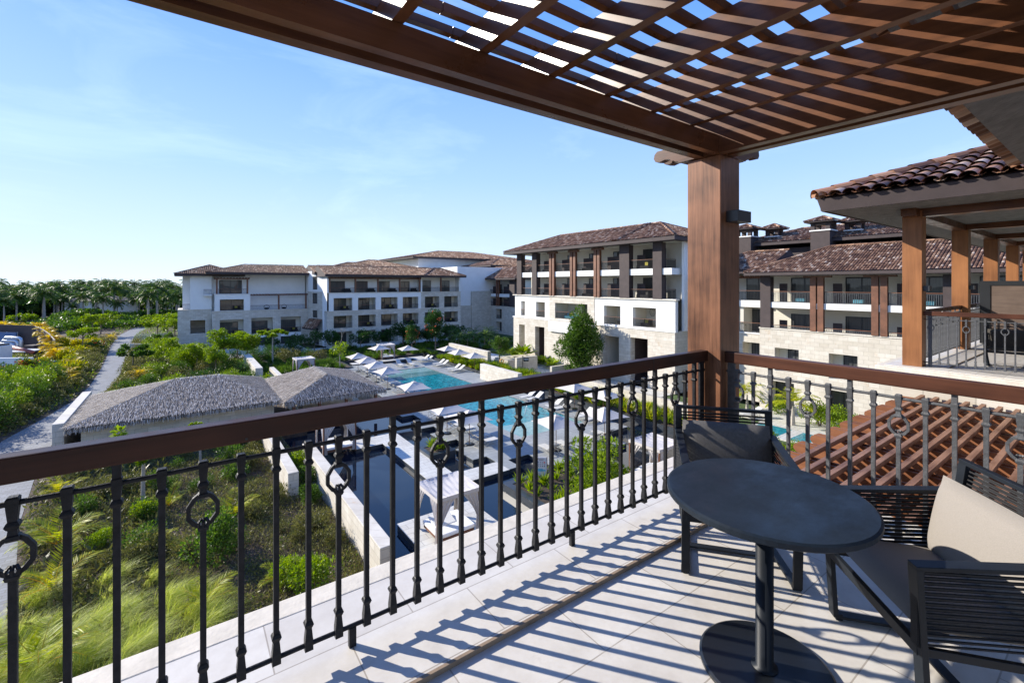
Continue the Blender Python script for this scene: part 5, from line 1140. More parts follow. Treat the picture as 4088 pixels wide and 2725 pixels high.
m = MB(); m.obox(C0, dv, nv, up, .36, .02, .62); m.build('board', 'signw', sb)
m = MB(); m.obox(C0 - dv * .38 - up * .2, dv, nv, up, .02, .03, .84); m.obox(C0 + dv * .38 - up * .2, dv, nv, up, .02, .03, .84); m.build('posts', 'farwood', sb)
m = MB(); rd = MB(); bl = MB()
for r_ in range(3):
    for c_ in range(5):
        tgt = rd if (r_ == 0 and c_ == 4) else m; p = C0 + dv * (-.24 + c_ * .115) + up * (.32 - r_ * .115) + nv * .022
        if tgt is m:
            if random.random() < .5: m.obox(p, dv, nv, up, .012, .002, .03); m.obox(p + dv * .012, dv, nv, up, .02, .002, .01)
            else: m.obox(p + dv * .01, dv, nv, up, .028, .002, .03 if r_ == 2 and c_ > 2 else .012); m.obox(p - up * .02, dv, nv, up, .018, .002, .008)
        else: tgt.obox(p, dv, nv, up, .042, .002, .04)
for i in range(3): m.obox(C0 + dv * (.02) + up * (.52 - i * .035) + nv * .022, dv, nv, up, .2 - .04 * i, .002, .006)
m.build('pictograms', 'black', sb); rd.build('red_pictogram', 'signred', sb)
bl.obox(C0 + dv * -.02 - up * .14 + nv * .022, dv, nv, up, .14, .002, .09); bl.obox(C0 + dv * .16 - up * .16 + nv * .022, dv, nv, up, .13, .002, .05); bl.build('pool_drawing', 'signblue', sb)

# ------------------------------------------------------------------ plant yard at far left
yd = thing('yard_wall', 'tall dark curved retaining wall behind the white cooling units', 'wall', (-22, 110, GZ))
yp = [(-36, 131, -5.9), (-30.1, 126.5, -5.9), (-26, 122.5, -5.9), (-22.0, 118.2, -6.0), (-20.2, 114, -6.4), (-18.6, 109.6, -6.9), (-17.2, 105, -7.6)]
m = MB(); m.add([(x, y, -10.9) for x, y, z in yp] + [(x, y, z) for x, y, z in yp] + [(x - .3, y + .5, z) for x, y, z in yp], [(i, i + 1, len(yp) + i + 1, len(yp) + i) for i in range(len(yp) - 1)] + [(len(yp) + i, len(yp) + i + 1, 2 * len(yp) + i + 1, 2 * len(yp) + i) for i in range(len(yp) - 1)]); m.build('wall', 'brownr', yd)
m = MB(); m.prism([(-36, 98), (-15.6, 86.5), (-15.6, 97), (-21, 117), (-36, 130)], -10.9, -10.37); struct('yard_paving', m, 'pale')
wallthing('plain low white wall in front of the cooling units at the left edge', [(-30, 96.5), (-16.9, 88.6), (-16.7, 88.9), (-29.8, 96.8)], -8.4, 'plaster')
wallthing('low pale kerb wall in front of the white wall at the far left', [(-30, 90), (-17, 82.5), (-16.8, 82.8), (-29.8, 90.3)], -10.1, 'plaster')
lv = thing('louvre_fence', 'blue louvred screen with pale rails against the dark wall', 'fence', (-27, 122, GZ))
dx = Vector((8.1, -8.3, 0)).normalized(); o_ = Vector((-33, 128, 0)); nrm = Vector((-dx.y, dx.x, 0)) * -1
m = MB(); m.obox(o_ + dx * 6 + Vector((0, 0, -8.7)), dx, nrm, up, 6, .06, 1.55); m.build('panel', 'bluesh', lv)
m = MB()
for i in range(9): m.obox(o_ + dx * 6 + nrm * -.12 + Vector((0, 0, -10.1 + i * .34)), dx, nrm, up, 6, .04, .05)
for i in range(6): m.obox(o_ + dx * (i * 2.4) + nrm * -.16 + Vector((0, 0, -8.7)), dx, nrm, up, .06, .05, 1.6)
m.build('rails', 'pipe', lv)
pc = Vector((-22.6, 112.5, 0)); pdir = Vector((-.75, .66, 0))
for i in range(5):
    r0 = .24 - .01 * i; q = pc + pdir * (i * .5) + Vector((-.55, -.8, 0)) * (i * .15); H_ = -7.6 - i * .5
    t = MB(); t.tube([q + Vector((0, 0, -10.5)), q + Vector((0, 0, H_ - .5)), q + Vector((0, 0, H_ - .15)) + pdir * .15, q + pdir * .5 + Vector((0, 0, H_)), q + pdir * (3.0 - i * .2) + Vector((0, 0, H_)), q + pdir * (3.3 - i * .2) + Vector((0, 0, H_ - .3))], r0, 10)
    tag(t.build('pipe', 'pipe', smooth=True), 'silver clad elbow pipe, %s from the right, in front of the blue louvres' % ordn(i + 1), 'pipe', 'clad pipes in the plant yard')
bx_ = MB(); bx_.obox((-20.4, 108.5, -9.5), pdir, (.66, .75, 0), up, .9, .7, .95); tag(bx_.build('cabinet', 'brownr', bevel=.03), 'dark metal cabinet standing right of the elbow pipes', 'cabinet')
ch = thing('cooling_unit', 'white rooftop cooling unit with finned top at the left edge of the photo', 'cooling unit', (-24, 100, GZ))
ax = Vector((.86, -.5, 0)).normalized(); ay = Vector((.5, .86, 0)).normalized(); c0_ = Vector((-24.3, 101.3, 0))
m = MB(); m.obox(c0_ + Vector((0, 0, -9.0)), ax, ay, up, 2.6, 1.5, 1.35); m.build('casing', 'steel', ch, bevel=.03)
m = MB(); [m.obox(c0_ + ax * (-2.2 + i * .62) + Vector((0, 0, -7.55)), ax, ay, up, .12, 1.45, .12) for i in range(8)]; m.build('fins', 'black', ch)
m = MB(); m.obox(c0_ + ax * 1.9 - ay * 1.51 + Vector((0, 0, -8.8)), ax, ay, up, .35, .02, .7); m.build('vent_panel', 'black', ch)
m = MB(); m.obox((-20.3, 103.6, -8.9), ax, ay, Vector((.12, .0, 1)).normalized(), 1.7, 1.6, .06); tag(m.build('canopy_roof', 'steel'), 'flat pale grey metal canopy right of the cooling unit', 'canopy')
m = MB(); m.tube([(-23.2, 107, -8.3), (-19, 100.5, -8.9)], .28, 8); tag(m.build('pipe', 'red', smooth=True), 'oxide red pipe sloping across the pale canopy', 'pipe')
m = MB(); m.obox((-16.6, 92.5, -9.6), ax, ay, up, 1.3, .9, .08); tag(m.build('awning', 'bluesh'), 'small blue tarpaulin roof behind the orange flowering bush', 'awning')

# distant white house among the palms
hs = thing('white_house', 'white house with arched doorway glimpsed between the palm trunks', 'house', (-22, 205, GZ))
hd = Vector((.81, -.585, 0)); hn = Vector((-.585, -.81, 0)); hc = Vector((-22.5, 205, 0))
m = MB(); m.obox(hc + Vector((0, 0, -7.4)), hd, hn, up, 8.5, 4, 3.4); m.build('wall', 'plaster', hs)
m = MB(); m.extr([(-1.1, 0)] + [(1.1 * math.cos(a), 3.2 + 1.1 * math.sin(a)) for a in np.linspace(math.pi, 0, 9)] + [(1.1, 0)], lambda a, b_, t: tuple(hc + hd * (a + 2.2) + hn * t + Vector((0, 0, GZ + .3 + b_))), 3.98, 4.05); m.build('door', 'brownr', hs)
m = MB(); a_ = [hc + hd * x + hn * y + Vector((0, 0, -4.0)) for x, y in ((-9.5, 5), (9.5, 5), (9.5, -5), (-9.5, -5))]; r0, r1 = hc + hd * -5 + Vector((0, 0, -2.4)), hc + hd * 5 + Vector((0, 0, -2.4))
m.quad(a_[0], a_[1], r1, r0); m.quad(a_[2], a_[3], r0, r1); m.quad(a_[1], a_[2], r1); m.quad(a_[3], a_[0], r0); m.quad(*a_[::-1]); m.build('roof', 'brownr', hs)

# ================================================================== VEGETATION
def quads_mesh(name, P, A, Bv, mat, curl=None):
    """leaf faces: centre-base P, length vector A, half-width vector Bv (numpy N,3); pointed diamond leaves"""
    n = len(P); V = np.empty((n, 4, 3)); mid = P + A * .45
    if curl is not None: mid = mid + curl
    V[:, 0] = P; V[:, 1] = mid + Bv; V[:, 2] = P + A; V[:, 3] = mid - Bv
    me = bpy.data.meshes.new(name); me.vertices.add(n * 4); me.vertices.foreach_set('co', V.reshape(-1).astype(np.float32))
    me.loops.add(n * 4); me.loops.foreach_set('vertex_index', np.arange(n * 4, dtype=np.int32))
    me.polygons.add(n); me.polygons.foreach_set('loop_start', np.arange(0, n * 4, 4, dtype=np.int32))
    me.materials.append(M[mat]); me.update(calc_edges=True); me.validate(); return me
def unit(v): return v / np.maximum(np.linalg.norm(v, axis=1, keepdims=True), 1e-6)
def leaf_cloud(C, Rr, n, leaf, aspect=.4, flat=0.0, up=.35, rg=None, shell=.55):
    """C (K,3) clump centres, Rr (K,) radii -> leaf bases and vectors"""
    rg = rg or rng; K = len(C); w = Rr ** 2; w = w / w.sum(); idx = rg.choice(K, n, p=w)
    d = unit(rg.normal(size=(n, 3))); rad = shell + (1 - shell) * rg.random(n) ** .6
    off = d * (Rr[idx] * rad)[:, None]; off[:, 2] *= (1 - flat); P = C[idx] + off
    A = unit(d * .9 + rg.normal(size=(n, 3)) * .55 + np.array([0, 0, up])) * (leaf * (.6 + .8 * rg.random(n)))[:, None]
    Bv = unit(np.cross(A, rg.normal(size=(n, 3)))) * (np.linalg.norm(A, axis=1) * aspect * .5)[:, None]
    return P, A, Bv
def clumps(k, rx, ry, rz, z0, lo, hi, rg, hollow=.5, cone=0):
    C = []; 
    while len(C) < k:
        v = rg.normal(size=3); v /= np.linalg.norm(v); r = hollow + (1 - hollow) * rg.random(); v = v * r
        f = 1 - cone * (v[2] * .5 + .5); C.append((v[0] * rx * f, v[1] * ry * f, z0 + v[2] * rz))
    C = np.array(C); return C, lo + (hi - lo) * rg.random(k)
def shrub_mesh(name, mat, rx, ry, h, n, leaf, k=14, aspect=.45, seed=1, cone=0, flat=0):
    rg = np.random.default_rng(seed); C, Rr = clumps(k, rx * .75, ry * .75, h * .38, h * .55, min(rx, ry) * .28, min(rx, ry) * .52, rg, .3, cone)
    return quads_mesh(name, *leaf_cloud(C, Rr, n, leaf, aspect, flat, rg=rg), mat)
def stems_mesh(name, h, k, spread, r, mat='bark', seed=1):
    rg = random.Random(seed); b = MB()
    for i in range(k):
        a = rg.uniform(0, 6.28); d = rg.uniform(.3, 1) * spread; b.tube([(0.04 * math.cos(a), .04 * math.sin(a), -.1), (d * .4 * math.cos(a), d * .4 * math.sin(a), h * .45), (d * math.cos(a), d * math.sin(a), h * .85)], [r, r * .7, r * .3], 5)
    return b.mesh(name, mat)
class Kind:
    def __init__(s, name, cat, group, parts): s.name, s.cat, s.group, s.parts = name, cat, group, parts; s.all = []
    def put(s, x, y, z=GZ, sc=1.0, rz=None, sz=None, label=None):
        t = thing(s.name, label or 'x', s.cat, (0, 0, 0), s.group)
        for pn, me in s.parts: ob(pn, me, t)
        t.location = (x, y, z); t.rotation_euler.z = random.uniform(0, 6.28) if rz is None else rz
        t.scale = (sc, sc, sc * (sz or 1)); s.all.append(t); t['auto'] = 0 if label else 1; return t
    def name_all(s, fmt):
        l = sorted([o for o in s.all if o['auto']], key=lambda o: bearing(o.location))
        for i, o in enumerate(l): o['label'] = fmt % ordn(i + 1)
def tree_parts(seed, H, crown_z, rx, ry, rz, mat, n, leaf, k=26, cone=0, flat=0, trunk_r=.14, bark='bark', aspect=.42, forks=6, stem=None, lo=.25, hi=.45, hollow=.45):
    rg = np.random.default_rng(seed); C, Rr = clumps(k, rx, ry, rz, crown_z, min(rx, rz) * lo, min(rx, rz) * hi, rg, hollow, cone)
    crown = quads_mesh('crown', *leaf_cloud(C, Rr, n, leaf, aspect, flat, rg=rg), mat)
    b = MB(); fork = crown_z - rz * .8; fork = max(fork, H * .18)
    b.tube([(0, 0, -.3), (.03, .02, fork * .5), (-.02, .03, fork), (0, 0, crown_z + rz * .3)], [trunk_r * 1.25, trunk_r, trunk_r * .8, trunk_r * .25], 8)
    for i in range(min(forks, k)):
        c = C[i]; b.tube([(0, 0, fork * .95), (c[0] * .45, c[1] * .45, fork + (c[2] - fork) * .55), tuple(c)], [trunk_r * .5, trunk_r * .3, trunk_r * .1], 5)
    return [('trunk', b.mesh('trunk', bark)), ('crown', crown)]
def frond_pts(L, rise, droop, n=10):
    return [(L * (i / n), 0, rise * math.sin(i / n * 1.6) - droop * (i / n) ** 2.4) for i in range(n + 1)]
def palm_mesh(seed, nf, L, rise, droop, nl, leafl, leafw, mat, h0=0.0, elev=(.1, 1.2), name='crown', hang=.6):
    rg = random.Random(seed); P, A, Bv = [], [], []; rb = MB()
    for f in range(nf):
        az = f * 2.4 + rg.uniform(-.3, .3); el = elev[0] + (elev[1] - elev[0]) * (f / nf) + rg.uniform(-.12, .12); LL = L * rg.uniform(.85, 1.1)
        ca, sa = math.cos(az), math.sin(az); pts = []
        x = z = 0.0; ang = el; st = LL / 12
        for i in range(13):
            pts.append(Vector((x * ca, x * sa, h0 + z))); x += st * math.cos(ang); z += st * math.sin(ang); ang -= droop * (i + 2) / 230 + .01
        rb.tube([pts[0], pts[4], pts[8], pts[12]], [leafw * .5, leafw * .35, leafw * .2, leafw * .06], 4)
        side = Vector((-sa, ca, 0))
        for i in range(nl):
            t = .12 + .86 * i / nl; j = t * 12; a = int(j); q = pts[a].lerp(pts[min(a + 1, 12)], j - a); d = (pts[min(a + 1, 12)] - pts[a]).normalized()
            ll = leafl * (math.sin(math.pi * min(1, t * .8 + .15))) * rg.uniform(.85, 1.1)
            for s in (-1, 1):
                v = (side * s * .8 + d * .62 + Vector((0, 0, -hang * rg.uniform(.3, 1) + .15))).normalized() * ll
                P.append(q); A.append(v); n_ = v.cross(d).cross(v).normalized() if rg.random() < .5 else v.cross(Vector((0, 0, 1))).normalized(); Bv.append(n_ * leafw * .5)
    return quads_mesh(name, np.array(P), np.array(A), np.array(Bv), mat), rb

# --- royal palm grove
RP = []
for sd_ in range(4):
    cm, rb = palm_mesh(sd_ + 11, 20, 4.6, 0, 5.0, 34, 1.45, .15, 'leaf_palm', 9.6, (-.25, 1.3), hang=1.0)
    b = MB(); b.tube([(0, 0, -.3), (.05, 0, 2), (0, .05, 6), (0, 0, 8.6)], [.34, .30, .27, .21], 8)
    g = MB(); g.tube([(0, 0, 8.55), (0, 0, 9.2), (0, 0, 10.0), (0, 0, 12.6)], [.26, .24, .12, .03], 7)
    RP.append(Kind('palm_tree', 'palm tree', 'royal palms of the grove on the horizon', [('trunk', b.mesh('trunk', 'barkl')), ('crownshaft', g.mesh('crownshaft', 'leaf_mid')), ('crown', cm), ('ribs', rb.mesh('ribs', 'leaf_palm'))]))
def from_px(px, Y):   # horizontal placement from bearing and depth
    t = (px - 2044) / 1816.9; X = t * Y; return (X * .81113 + Y * .58487, -X * .58487 + Y * .81113)
prnd = random.Random(5); palms = []
for i in range(88):
    row = i % 4; px = -60 + (i // 4) * 36 + prnd.uniform(-18, 18) + (row % 2) * 20; Y = (142, 160, 182, 215)[row] + prnd.uniform(-8, 8)
    if 360 < px < 560 and row < 2 and prnd.random() < .5: continue
    x, y = from_px(px, Y); o = RP[i % 4].put(x, y, GZ - .2, prnd.uniform(.72, 1.12) * (.62 if (i * 13) % 5 == 0 else 1)); palms.append(o)
for i in range(30):  # last row, seen over the others
    x, y = from_px(-40 + i * 34 + prnd.uniform(-14, 14), 300 + prnd.uniform(-25, 35)); o = RP[i % 4].put(x, y, GZ, prnd.uniform(.85, 1.35)); palms.append(o)
for i in range(46):  # lower palms filling the grove
    x, y = from_px(-50 + i * 17 + prnd.uniform(-12, 12), prnd.uniform(150, 205)); palms.append(RP[i % 4].put(x, y, GZ - .2, prnd.uniform(.5, .85)))
palms.sort(key=lambda o: bearing(o.location))
for i, o in enumerate(palms): o['label'] = 'royal palm with grey trunk in the horizon grove, %s from the left' % ordn(i + 1)

# --- distant woods behind everything
def scatter_mass(name, kind_mat, areas, n, leaf, label=None, aspect=.6, seed=3, up=.3, zj=.0, hfun=None):
    rg = np.random.default_rng(seed); pts = []
    for (x0, y0, x1, y1, wd, h, w) in areas:
        k = int(n * w); t = rg.random(k); s = rg.random(k) - .5; L = math.hypot(x1 - x0, y1 - y0); dx_, dy_ = (x1 - x0) / L, (y1 - y0) / L
        X = x0 + (x1 - x0) * t - dy_ * s * wd; Y = y0 + (y1 - y0) * t + dx_ * s * wd
        H = h * (.75 + .25 * np.sin(t * L / (h * .9)) * np.sin(t * L / (h * 2.3) + 1)) ; Z = GZ + H * rg.random(k) ** .5
        pts.append(np.stack([X, Y, Z], 1))
    P = np.concatenate(pts); m_ = len(P); A = unit(rg.normal(size=(m_, 3)) + np.array([0, 0, up])) * (leaf * (.6 + .8 * rg.random(m_)))[:, None]
    Bv = unit(np.cross(A, rg.normal(size=(m_, 3)))) * (np.linalg.norm(A, axis=1) * aspect * .5)[:, None]
    o = bpy.data.objects.new(name, quads_mesh(name, P, A, Bv, kind_mat)); COL.objects.link(o); o['kind'] = 'stuff'
    if label: o['label'] = label
    return o
scatter_mass('distant_woods', 'leaf_dark', [(-260, 190, -60, 330, 30, 7.5, .35), (-60, 330, 80, 420, 30, 8, .3), (80, 420, 420, 300, 30, 9, .2), (-110, 190, 5, 250, 14, 9.5, .4)], 40000, 1.7, 'dark band of woodland behind the palm grove')
scatter_mass('undergrowth', 'leaf_mid', [(-72, 135, -26, 160, 12, 3.2, .3), (-42, 150, -12, 190, 16, 3.0, .35), (-24, 165, 2, 178, 20, 2.6, .25), (-30, 182, 4, 192, 10, 4.5, .3)], 30000, .6, 'bushy undergrowth below the palm grove')

# --- shrubs and small trees
def K2(name, cat, group, mat, rx, ry, h, n, leaf, seed, **kw):
    me = [shrub_mesh('foliage', mat, rx, ry, h, n, leaf, seed=seed, **kw)]
    return Kind(name, cat, group, [('foliage', me[0]), ('stems', stems_mesh('stems', h, 6, rx * .6, .02 + h * .008, seed=seed))])
hedge = [K2('shrub', 'shrub', 'tall hedge shrubs along the left path', 'leaf_light', 2.2, 2.2, 2.9, 4200, .17, 21 + i) for i in range(2)]
hedge += [K2('shrub', 'shrub', 'tall hedge shrubs along the left path', 'leaf_mid', 2.3, 2.2, 2.7, 4200, .17, 31)]
for i, (x, y) in enumerate([(-15.0, 50.5), (-14.6, 52.9), (-14.6, 55.0), (-14.4, 57), (-14.2, 60), (-14.0, 63.5), (-13.6, 67), (-13.6, 70.4), (-13.4, 73.5), (-17.3, 54), (-17.4, 58), (-17, 62), (-17.2, 66), (-16.9, 70), (-16.8, 74), (-20, 60), (-20, 65), (-19.8, 70), (-16.5, 77.5), (-20.3, 55), (-15.5, 47.5), (-18.3, 50)]):
    hedge[i % 3].put(x + .9, y, GZ, random.uniform(.85, 1.1))
allh = sorted([o for k in hedge for o in k.all], key=lambda o: bearing(o.location))
for i, o in enumerate(allh): o['label'] = 'bright green hedge shrub beside the paved path, %s from the left' % ordn(i + 1)
cro = [K2('croton_bush', 'shrub', 'golden crotons left of the path', 'leaf_croton', 1.6, 1.6, 1.8, 1500, .34, 41 + i, aspect=.35) for i in range(2)]
for i, (x, y) in enumerate([(-14.1, 83.3), (-15.4, 101.9), (-12.2, 84.0), (-11.9, 79), (-13.2, 94.0), (-18.0, 115.9), (-15.0, 108), (-15.9, 112.5), (-13.6, 103.0), (-14.6, 97.2), (-13.3, 89), (-15.8, 90), (-17.4, 112), (-19.2, 120), (-21.5, 125), (-23.8, 129), (-14.6, 118), (-13.2, 110), (-16.5, 105), (-17, 86)]): cro[i % 2].put(x, y, GZ, random.uniform(.7, 1.0))
allh = sorted([o for k in cro for o in k.all], key=lambda o: bearing(o.location))
for i, o in enumerate(allh): o['label'] = 'golden yellow croton bush left of the path, %s from the left' % ordn(i + 1)
rim = Kind('palm_shrub', 'shrub', 'yellow palms along the rim of the dark yard wall', [('foliage', palm_mesh(5, 22, 2.3, 0, 4.6, 16, .8, .16, 'leaf_gold', 2.4, (.1, 1.4), 'foliage')[0])])
for x, y in [(-35.3, 140), (-33.8, 137), (-32.2, 134), (-30.2, 131.0), (-27.5, 128.3), (-25.4, 125.1), (-22.6, 122), (-20.6, 117.1), (-18.4, 109.5), (-23, 126), (-19.6, 114), (-37, 139), (-29, 133), (-17.6, 104), (-16.2, 99.5)]: rim.put(x, y, GZ + random.uniform(0.8, 1.4) - max(0, (118 - y)) * .13, random.uniform(.75, 1.0))
rim.name_all('yellow palm shrub spilling over the dark yard wall, %s from the left')
redb = Kind('flowering_bush', 'shrub', 'bushes with red orange flowers', [('foliage', shrub_mesh('foliage', 'leaf_dark', 1.7, 1.7, 2.3, 2200, .24, seed=51)), ('flowers', quads_mesh('flowers', *leaf_cloud(*clumps(9, 1.2, 1.2, .6, 1.7, .25, .4, np.random.default_rng(5), .7), 140, .22, .7), 'flower')), ('stems', stems_mesh('stems', 2, 6, 1, .04))])
for x, y in ((-16.2, 85.2), (-17.2, 81.4), (-12.6, 106)): redb.put(x, y, GZ, 1.0)
redb.name_all('dark bush with red orange flowers left of the path, %s from the left')
gt = [Kind('tree', 'tree', 'light green small trees of the left garden', tree_parts(60 + i, 5, 3.3, 2.4, 2.4, 1.0, 'leaf_light', 2600, .30, k=22, flat=.4, trunk_r=.10)) for i in range(2)]
for i, (x, y) in enumerate([(-14.5, 109.6), (-32.2, 160), (-18.1, 150), (-15.4, 139), (-6.9, 150), (-3.0, 130), (-4.5, 121), (-1.5, 116)]): gt[i % 2].put(x, y, GZ, random.uniform(.9, 1.35))
allh = sorted([o for k in gt for o in k.all], key=lambda o: bearing(o.location))
for i, o in enumerate(allh): o['label'] = 'small light green tree in the left garden, %s from the left' % ordn(i + 1)
rt_ = Kind('tree', 'tree', 'open branched trees right of the path', tree_parts(71, 4.5, 2.9, 2.7, 2.4, .9, 'leaf_mid', 2400, .3, k=20, flat=.45, trunk_r=.09))
rt_.put(-5.6, 80.5, label='open branched tree leaning over the paved path'); rt_.put(-2.9, 100, sc=.9, label='open branched tree further up, right of the paved path')
ysh = [K2('shrub', 'shrub', 'yellow green shrubs right of the path', 'leaf_light', 1.9, 1.9, 2.3, 3200, .15, 81 + i) for i in range(2)]
for i, (x, y) in enumerate([(-3.2, 89.5), (-1.7, 84.0), (-5.0, 104.6), (-.1, 78.5), (-1.7, 93), (.8, 84), (-3.6, 97), (-.8, 88.5), (1.4, 90), (1.6, 79)]): ysh[i % 2].put(x, y, GZ, random.uniform(.9, 1.15), sz=random.uniform(1, 1.3))
allh = sorted([o for k in ysh for o in k.all], key=lambda o: bearing(o.location))
for i, o in enumerate(allh): o['label'] = 'yellow green shrub right of the path, %s from the left' % ordn(i + 1)
sil = K2('shrub', 'shrub', 'silvery shrubs near the left wing', 'leaf_silver', 2.0, 2.0, 1.5, 2400, .16, 85)
for x, y in [(-5.0, 113), (-3.0, 109), (-6.4, 119.0), (-1.6, 104.1), (-4.1, 124), (.4, 98), (-1.0, 110), (-3, 118)]: sil.put(x, y, GZ, random.uniform(.8, 1.1))
sil.name_all('silvery blue green shrub before the left wing, %s from the left')
olv = [K2('shrub', 'shrub', 'low olive green shrubs edging the path', 'leaf_olive', 1.6, 1.6, 1.1, 1700, .16, 87 + i) for i in range(2)]
oo = []
for y in np.arange(45, 128, 3.4):
    oo.append((np.interp(y, [p[1] for p in pathc], [p[0] - p[2] / 2 for p in pathc]) - 1.1 - random.random() * .8, y)); oo.append((oo[-1][0] - 1.6, y + 1.5))
for y in np.arange(56, 125, 3.2): oo.append((np.interp(y, [p[1] for p in pathc], [p[0] + p[2] / 2 for p in pathc]) + 1.1 + random.random() * .8, y))
for i, (x, y) in enumerate(oo): olv[i % 2].put(x, y, GZ, random.uniform(.7, 1.05))
allh = sorted([o for k in olv for o in k.all], key=lambda o: bearing(o.location))
for i, o in enumerate(allh): o['label'] = 'low olive green shrub edging the path, %s from the left' % ordn(i + 1)
gp = Kind('palm_shrub', 'shrub', 'small orange tinted palms near the path', [('foliage', palm_mesh(8, 12, 1.7, 0, 4.0, 18, .55, .07, 'leaf_gold', .9, (.1, 1.3), 'foliage')[0]), ('stem', stems_mesh('stem', 1.0, 1, .02, .08))])
for x, y in [(-12.2, 125), (-12.4, 104.8), (-4.4, 71.8), (-12.6, 88), (-11.6, 76.5), (-10.9, 72.5)]: gp.put(x, y, GZ, random.uniform(.9, 1.2))
gp.name_all('small orange tinted palm beside the path, %s from the left')

# --- garden between thatch and left wing
at_ = [Kind('tree', 'tree', 'light green trees before the left wing', tree_parts(90 + i, 6, 4.0, 2.6, 2.6, 1.5, 'leaf_light', 4600, .27, k=26, flat=.3, trunk_r=.10, lo=.28, hi=.5)) for i in range(2)]
for i, (x, y, s) in enumerate([(-2.0, 84.5, .85), (1.5, 77.0, .8), (4.6, 77.2, 1.15), (7.7, 78.5, .95), (3.4, 71.5, .8), (6.6, 80.5, 1.0)]): at_[i % 2].put(x, y, GZ, s * .84)
allh = sorted([o for k in at_ for o in k.all], key=lambda o: bearing(o.location))
for i, o in enumerate(allh): o['label'] = 'light green tree before the leftmost white wing, %s from the left' % ordn(i + 1)
fl = Kind('tree', 'tree', 'flat topped tree', tree_parts(95, 5.2, 4.7, 3.0, 2.6, .38, 'leaf_light', 3200, .26, k=26, flat=.5, trunk_r=.11, bark='barkl'))
fl.put(10.7, 75.5, label='flat topped bright green tree with forked pale trunk behind the cabana')
ms = [K2('shrub', 'shrub', 'mixed shrubs between thatch and left wing', mt, 1.9, 1.9, 1.7, 2600, .16, 100 + i) for i, mt in enumerate(('leaf_mid', 'leaf_olive', 'leaf_light', 'leaf_dark'))]
mp = [(-5, 63, 0), (-2.4, 58, 1), (-1.1, 64, 2), (1.0, 60, 0), (3.5, 59, 2), (5.4, 57, 1), (-3.4, 68, 0), (-.6, 70.5, 1), (1.8, 66, 3), (4.5, 65, 2), (6.2, 62, 0), (-3, 74, 2), (-.5, 74.5, 0), (2.5, 74, 1), (5, 71, 0), (6.5, 68, 3), (-2.8, 79, 1), (.4, 80.5, 3), (3.6, 82, 3), (6.4, 84, 3), (1.0, 86, 0), (-1, 96, 3), (1, 94, 1), (10, 81, 3), (12.5, 83, 3), (15.2, 84.5, 3), (16.5, 79, 3), (12.9, 77.5, 1), (17.0, 75.5, 1), (11.9, 86, 3), (9, 84, 0), (-5, 59, 2), (2.4, 56, 0), (7, 56.5, 2)]
for x, y, k in mp: ms[k].put(x, y, GZ, random.uniform(.75, 1.05))
allh = sorted([o for k in ms for o in k.all], key=lambda o: bearing(o.location))
for i, o in enumerate(allh): o['label'] = 'rounded garden shrub between thatched roofs and left wing, %s from the left' % ordn(i + 1)
sap = tree_parts(97, 4.5, 2.6, 1.0, 1.0, .9, 'leaf_light', 520, .26, k=9, trunk_r=.07, bark='barkl', forks=6, lo=.3, hi=.5)
b = MB(); rg_ = random.Random(4)
def twigs(b, p, d, L, r, n):
    q = p + d * L; b.tube([p, q], [r, r * .6], 4)
    if n: 
        for _ in range(3): twigs(b, q, (d + Vector((rg_.uniform(-.6, .6), rg_.uniform(-.6, .6), rg_.uniform(-.2, .4)))).normalized(), L * .68, r * .6, n - 1)
twigs(b, Vector((.1, 0, 3.0)), Vector((.25, 0, 1)).normalized(), .8, .03, 4)
K_ = Kind('tree', 'tree', 'sapling', sap + [('bare_branches', b.mesh('bare_branches', 'barkl'))]); K_.put(17.9, 66.5, -10.4, 1.15, 0.5, label='sapling with bare silver twigs on top beside the umbrellas')
# --- dark shrubs and small trees before the centre wing
ds = [Kind('tree', 'tree', 'dark round trees before the centre wing', tree_parts(110 + i, 3.4, 2.1, 1.5, 1.5, 1.15, 'leaf_dark', 2600, .2, k=20, trunk_r=.07)) for i in range(2)]
for i, (x, y, s) in enumerate([(18.9, 86.5, 1.1), (22.0, 86.3, 1.15), (25.8, 82.4, 1.15), (29.9, 84.5, 1.0), (31.9, 84.8, 1.0), (34.2, 83.2, 1.55), (36.2, 82.0, 1.2), (38.4, 81.5, 1.1), (15.6, 86, 1.0), (12.4, 88, 1.0), (43.2, 80.7, 1.2), (46, 83, 1.1), (40.8, 84, 1.1)]): ds[i % 2].put(x, y, GZ, s)
allh = sorted([o for k in ds for o in k.all], key=lambda o: bearing(o.location))
for i, o in enumerate(allh): o['label'] = 'dark round tree in shade before the centre wing, %s from the left' % ordn(i + 1)
tl = tree_parts(121, 7.6, 4.9, 1.9, 1.9, 2.4, 'leaf_dark', 5200, .24, k=30, cone=.35, trunk_r=.12, lo=.25, hi=.42)
fc = np.random.default_rng(9); tl.append(('flowers', quads_mesh('flowers', *leaf_cloud(*clumps(26, 2.1, 2.1, 2.3, 4.9, .12, .22, fc, .8), 150, .2, .7), 'flower')))
Kt = Kind('tree', 'tree', 'tulip trees with orange flowers', tl); Kt.put(36.2, 73.5, GZ, 1.05, label='tall dark tree dotted with orange flowers by the long white wall'); Kt.put(32.2, 74.5, GZ, .68, label='shorter tree with orange flowers left of the taller one')
sp = Kind('palm_tree', 'palm tree', 'small palms in the shaded corner of the courtyard', [('crown', palm_mesh(31, 12, 2.2, 0, 4.4, 18, .6, .08, 'leaf_palm', 2.0, (0, 1.3))[0]), ('trunk', stems_mesh('trunk', 2.2, 1, .03, .10))])
for x, y in [(43.3, 77.9), (42.2, 72.5), (45.4, 71.7), (47.8, 73.7), (45.7, 76.2), (39.5, 72)]: sp.put(x, y, GZ, random.uniform(.9, 1.25))
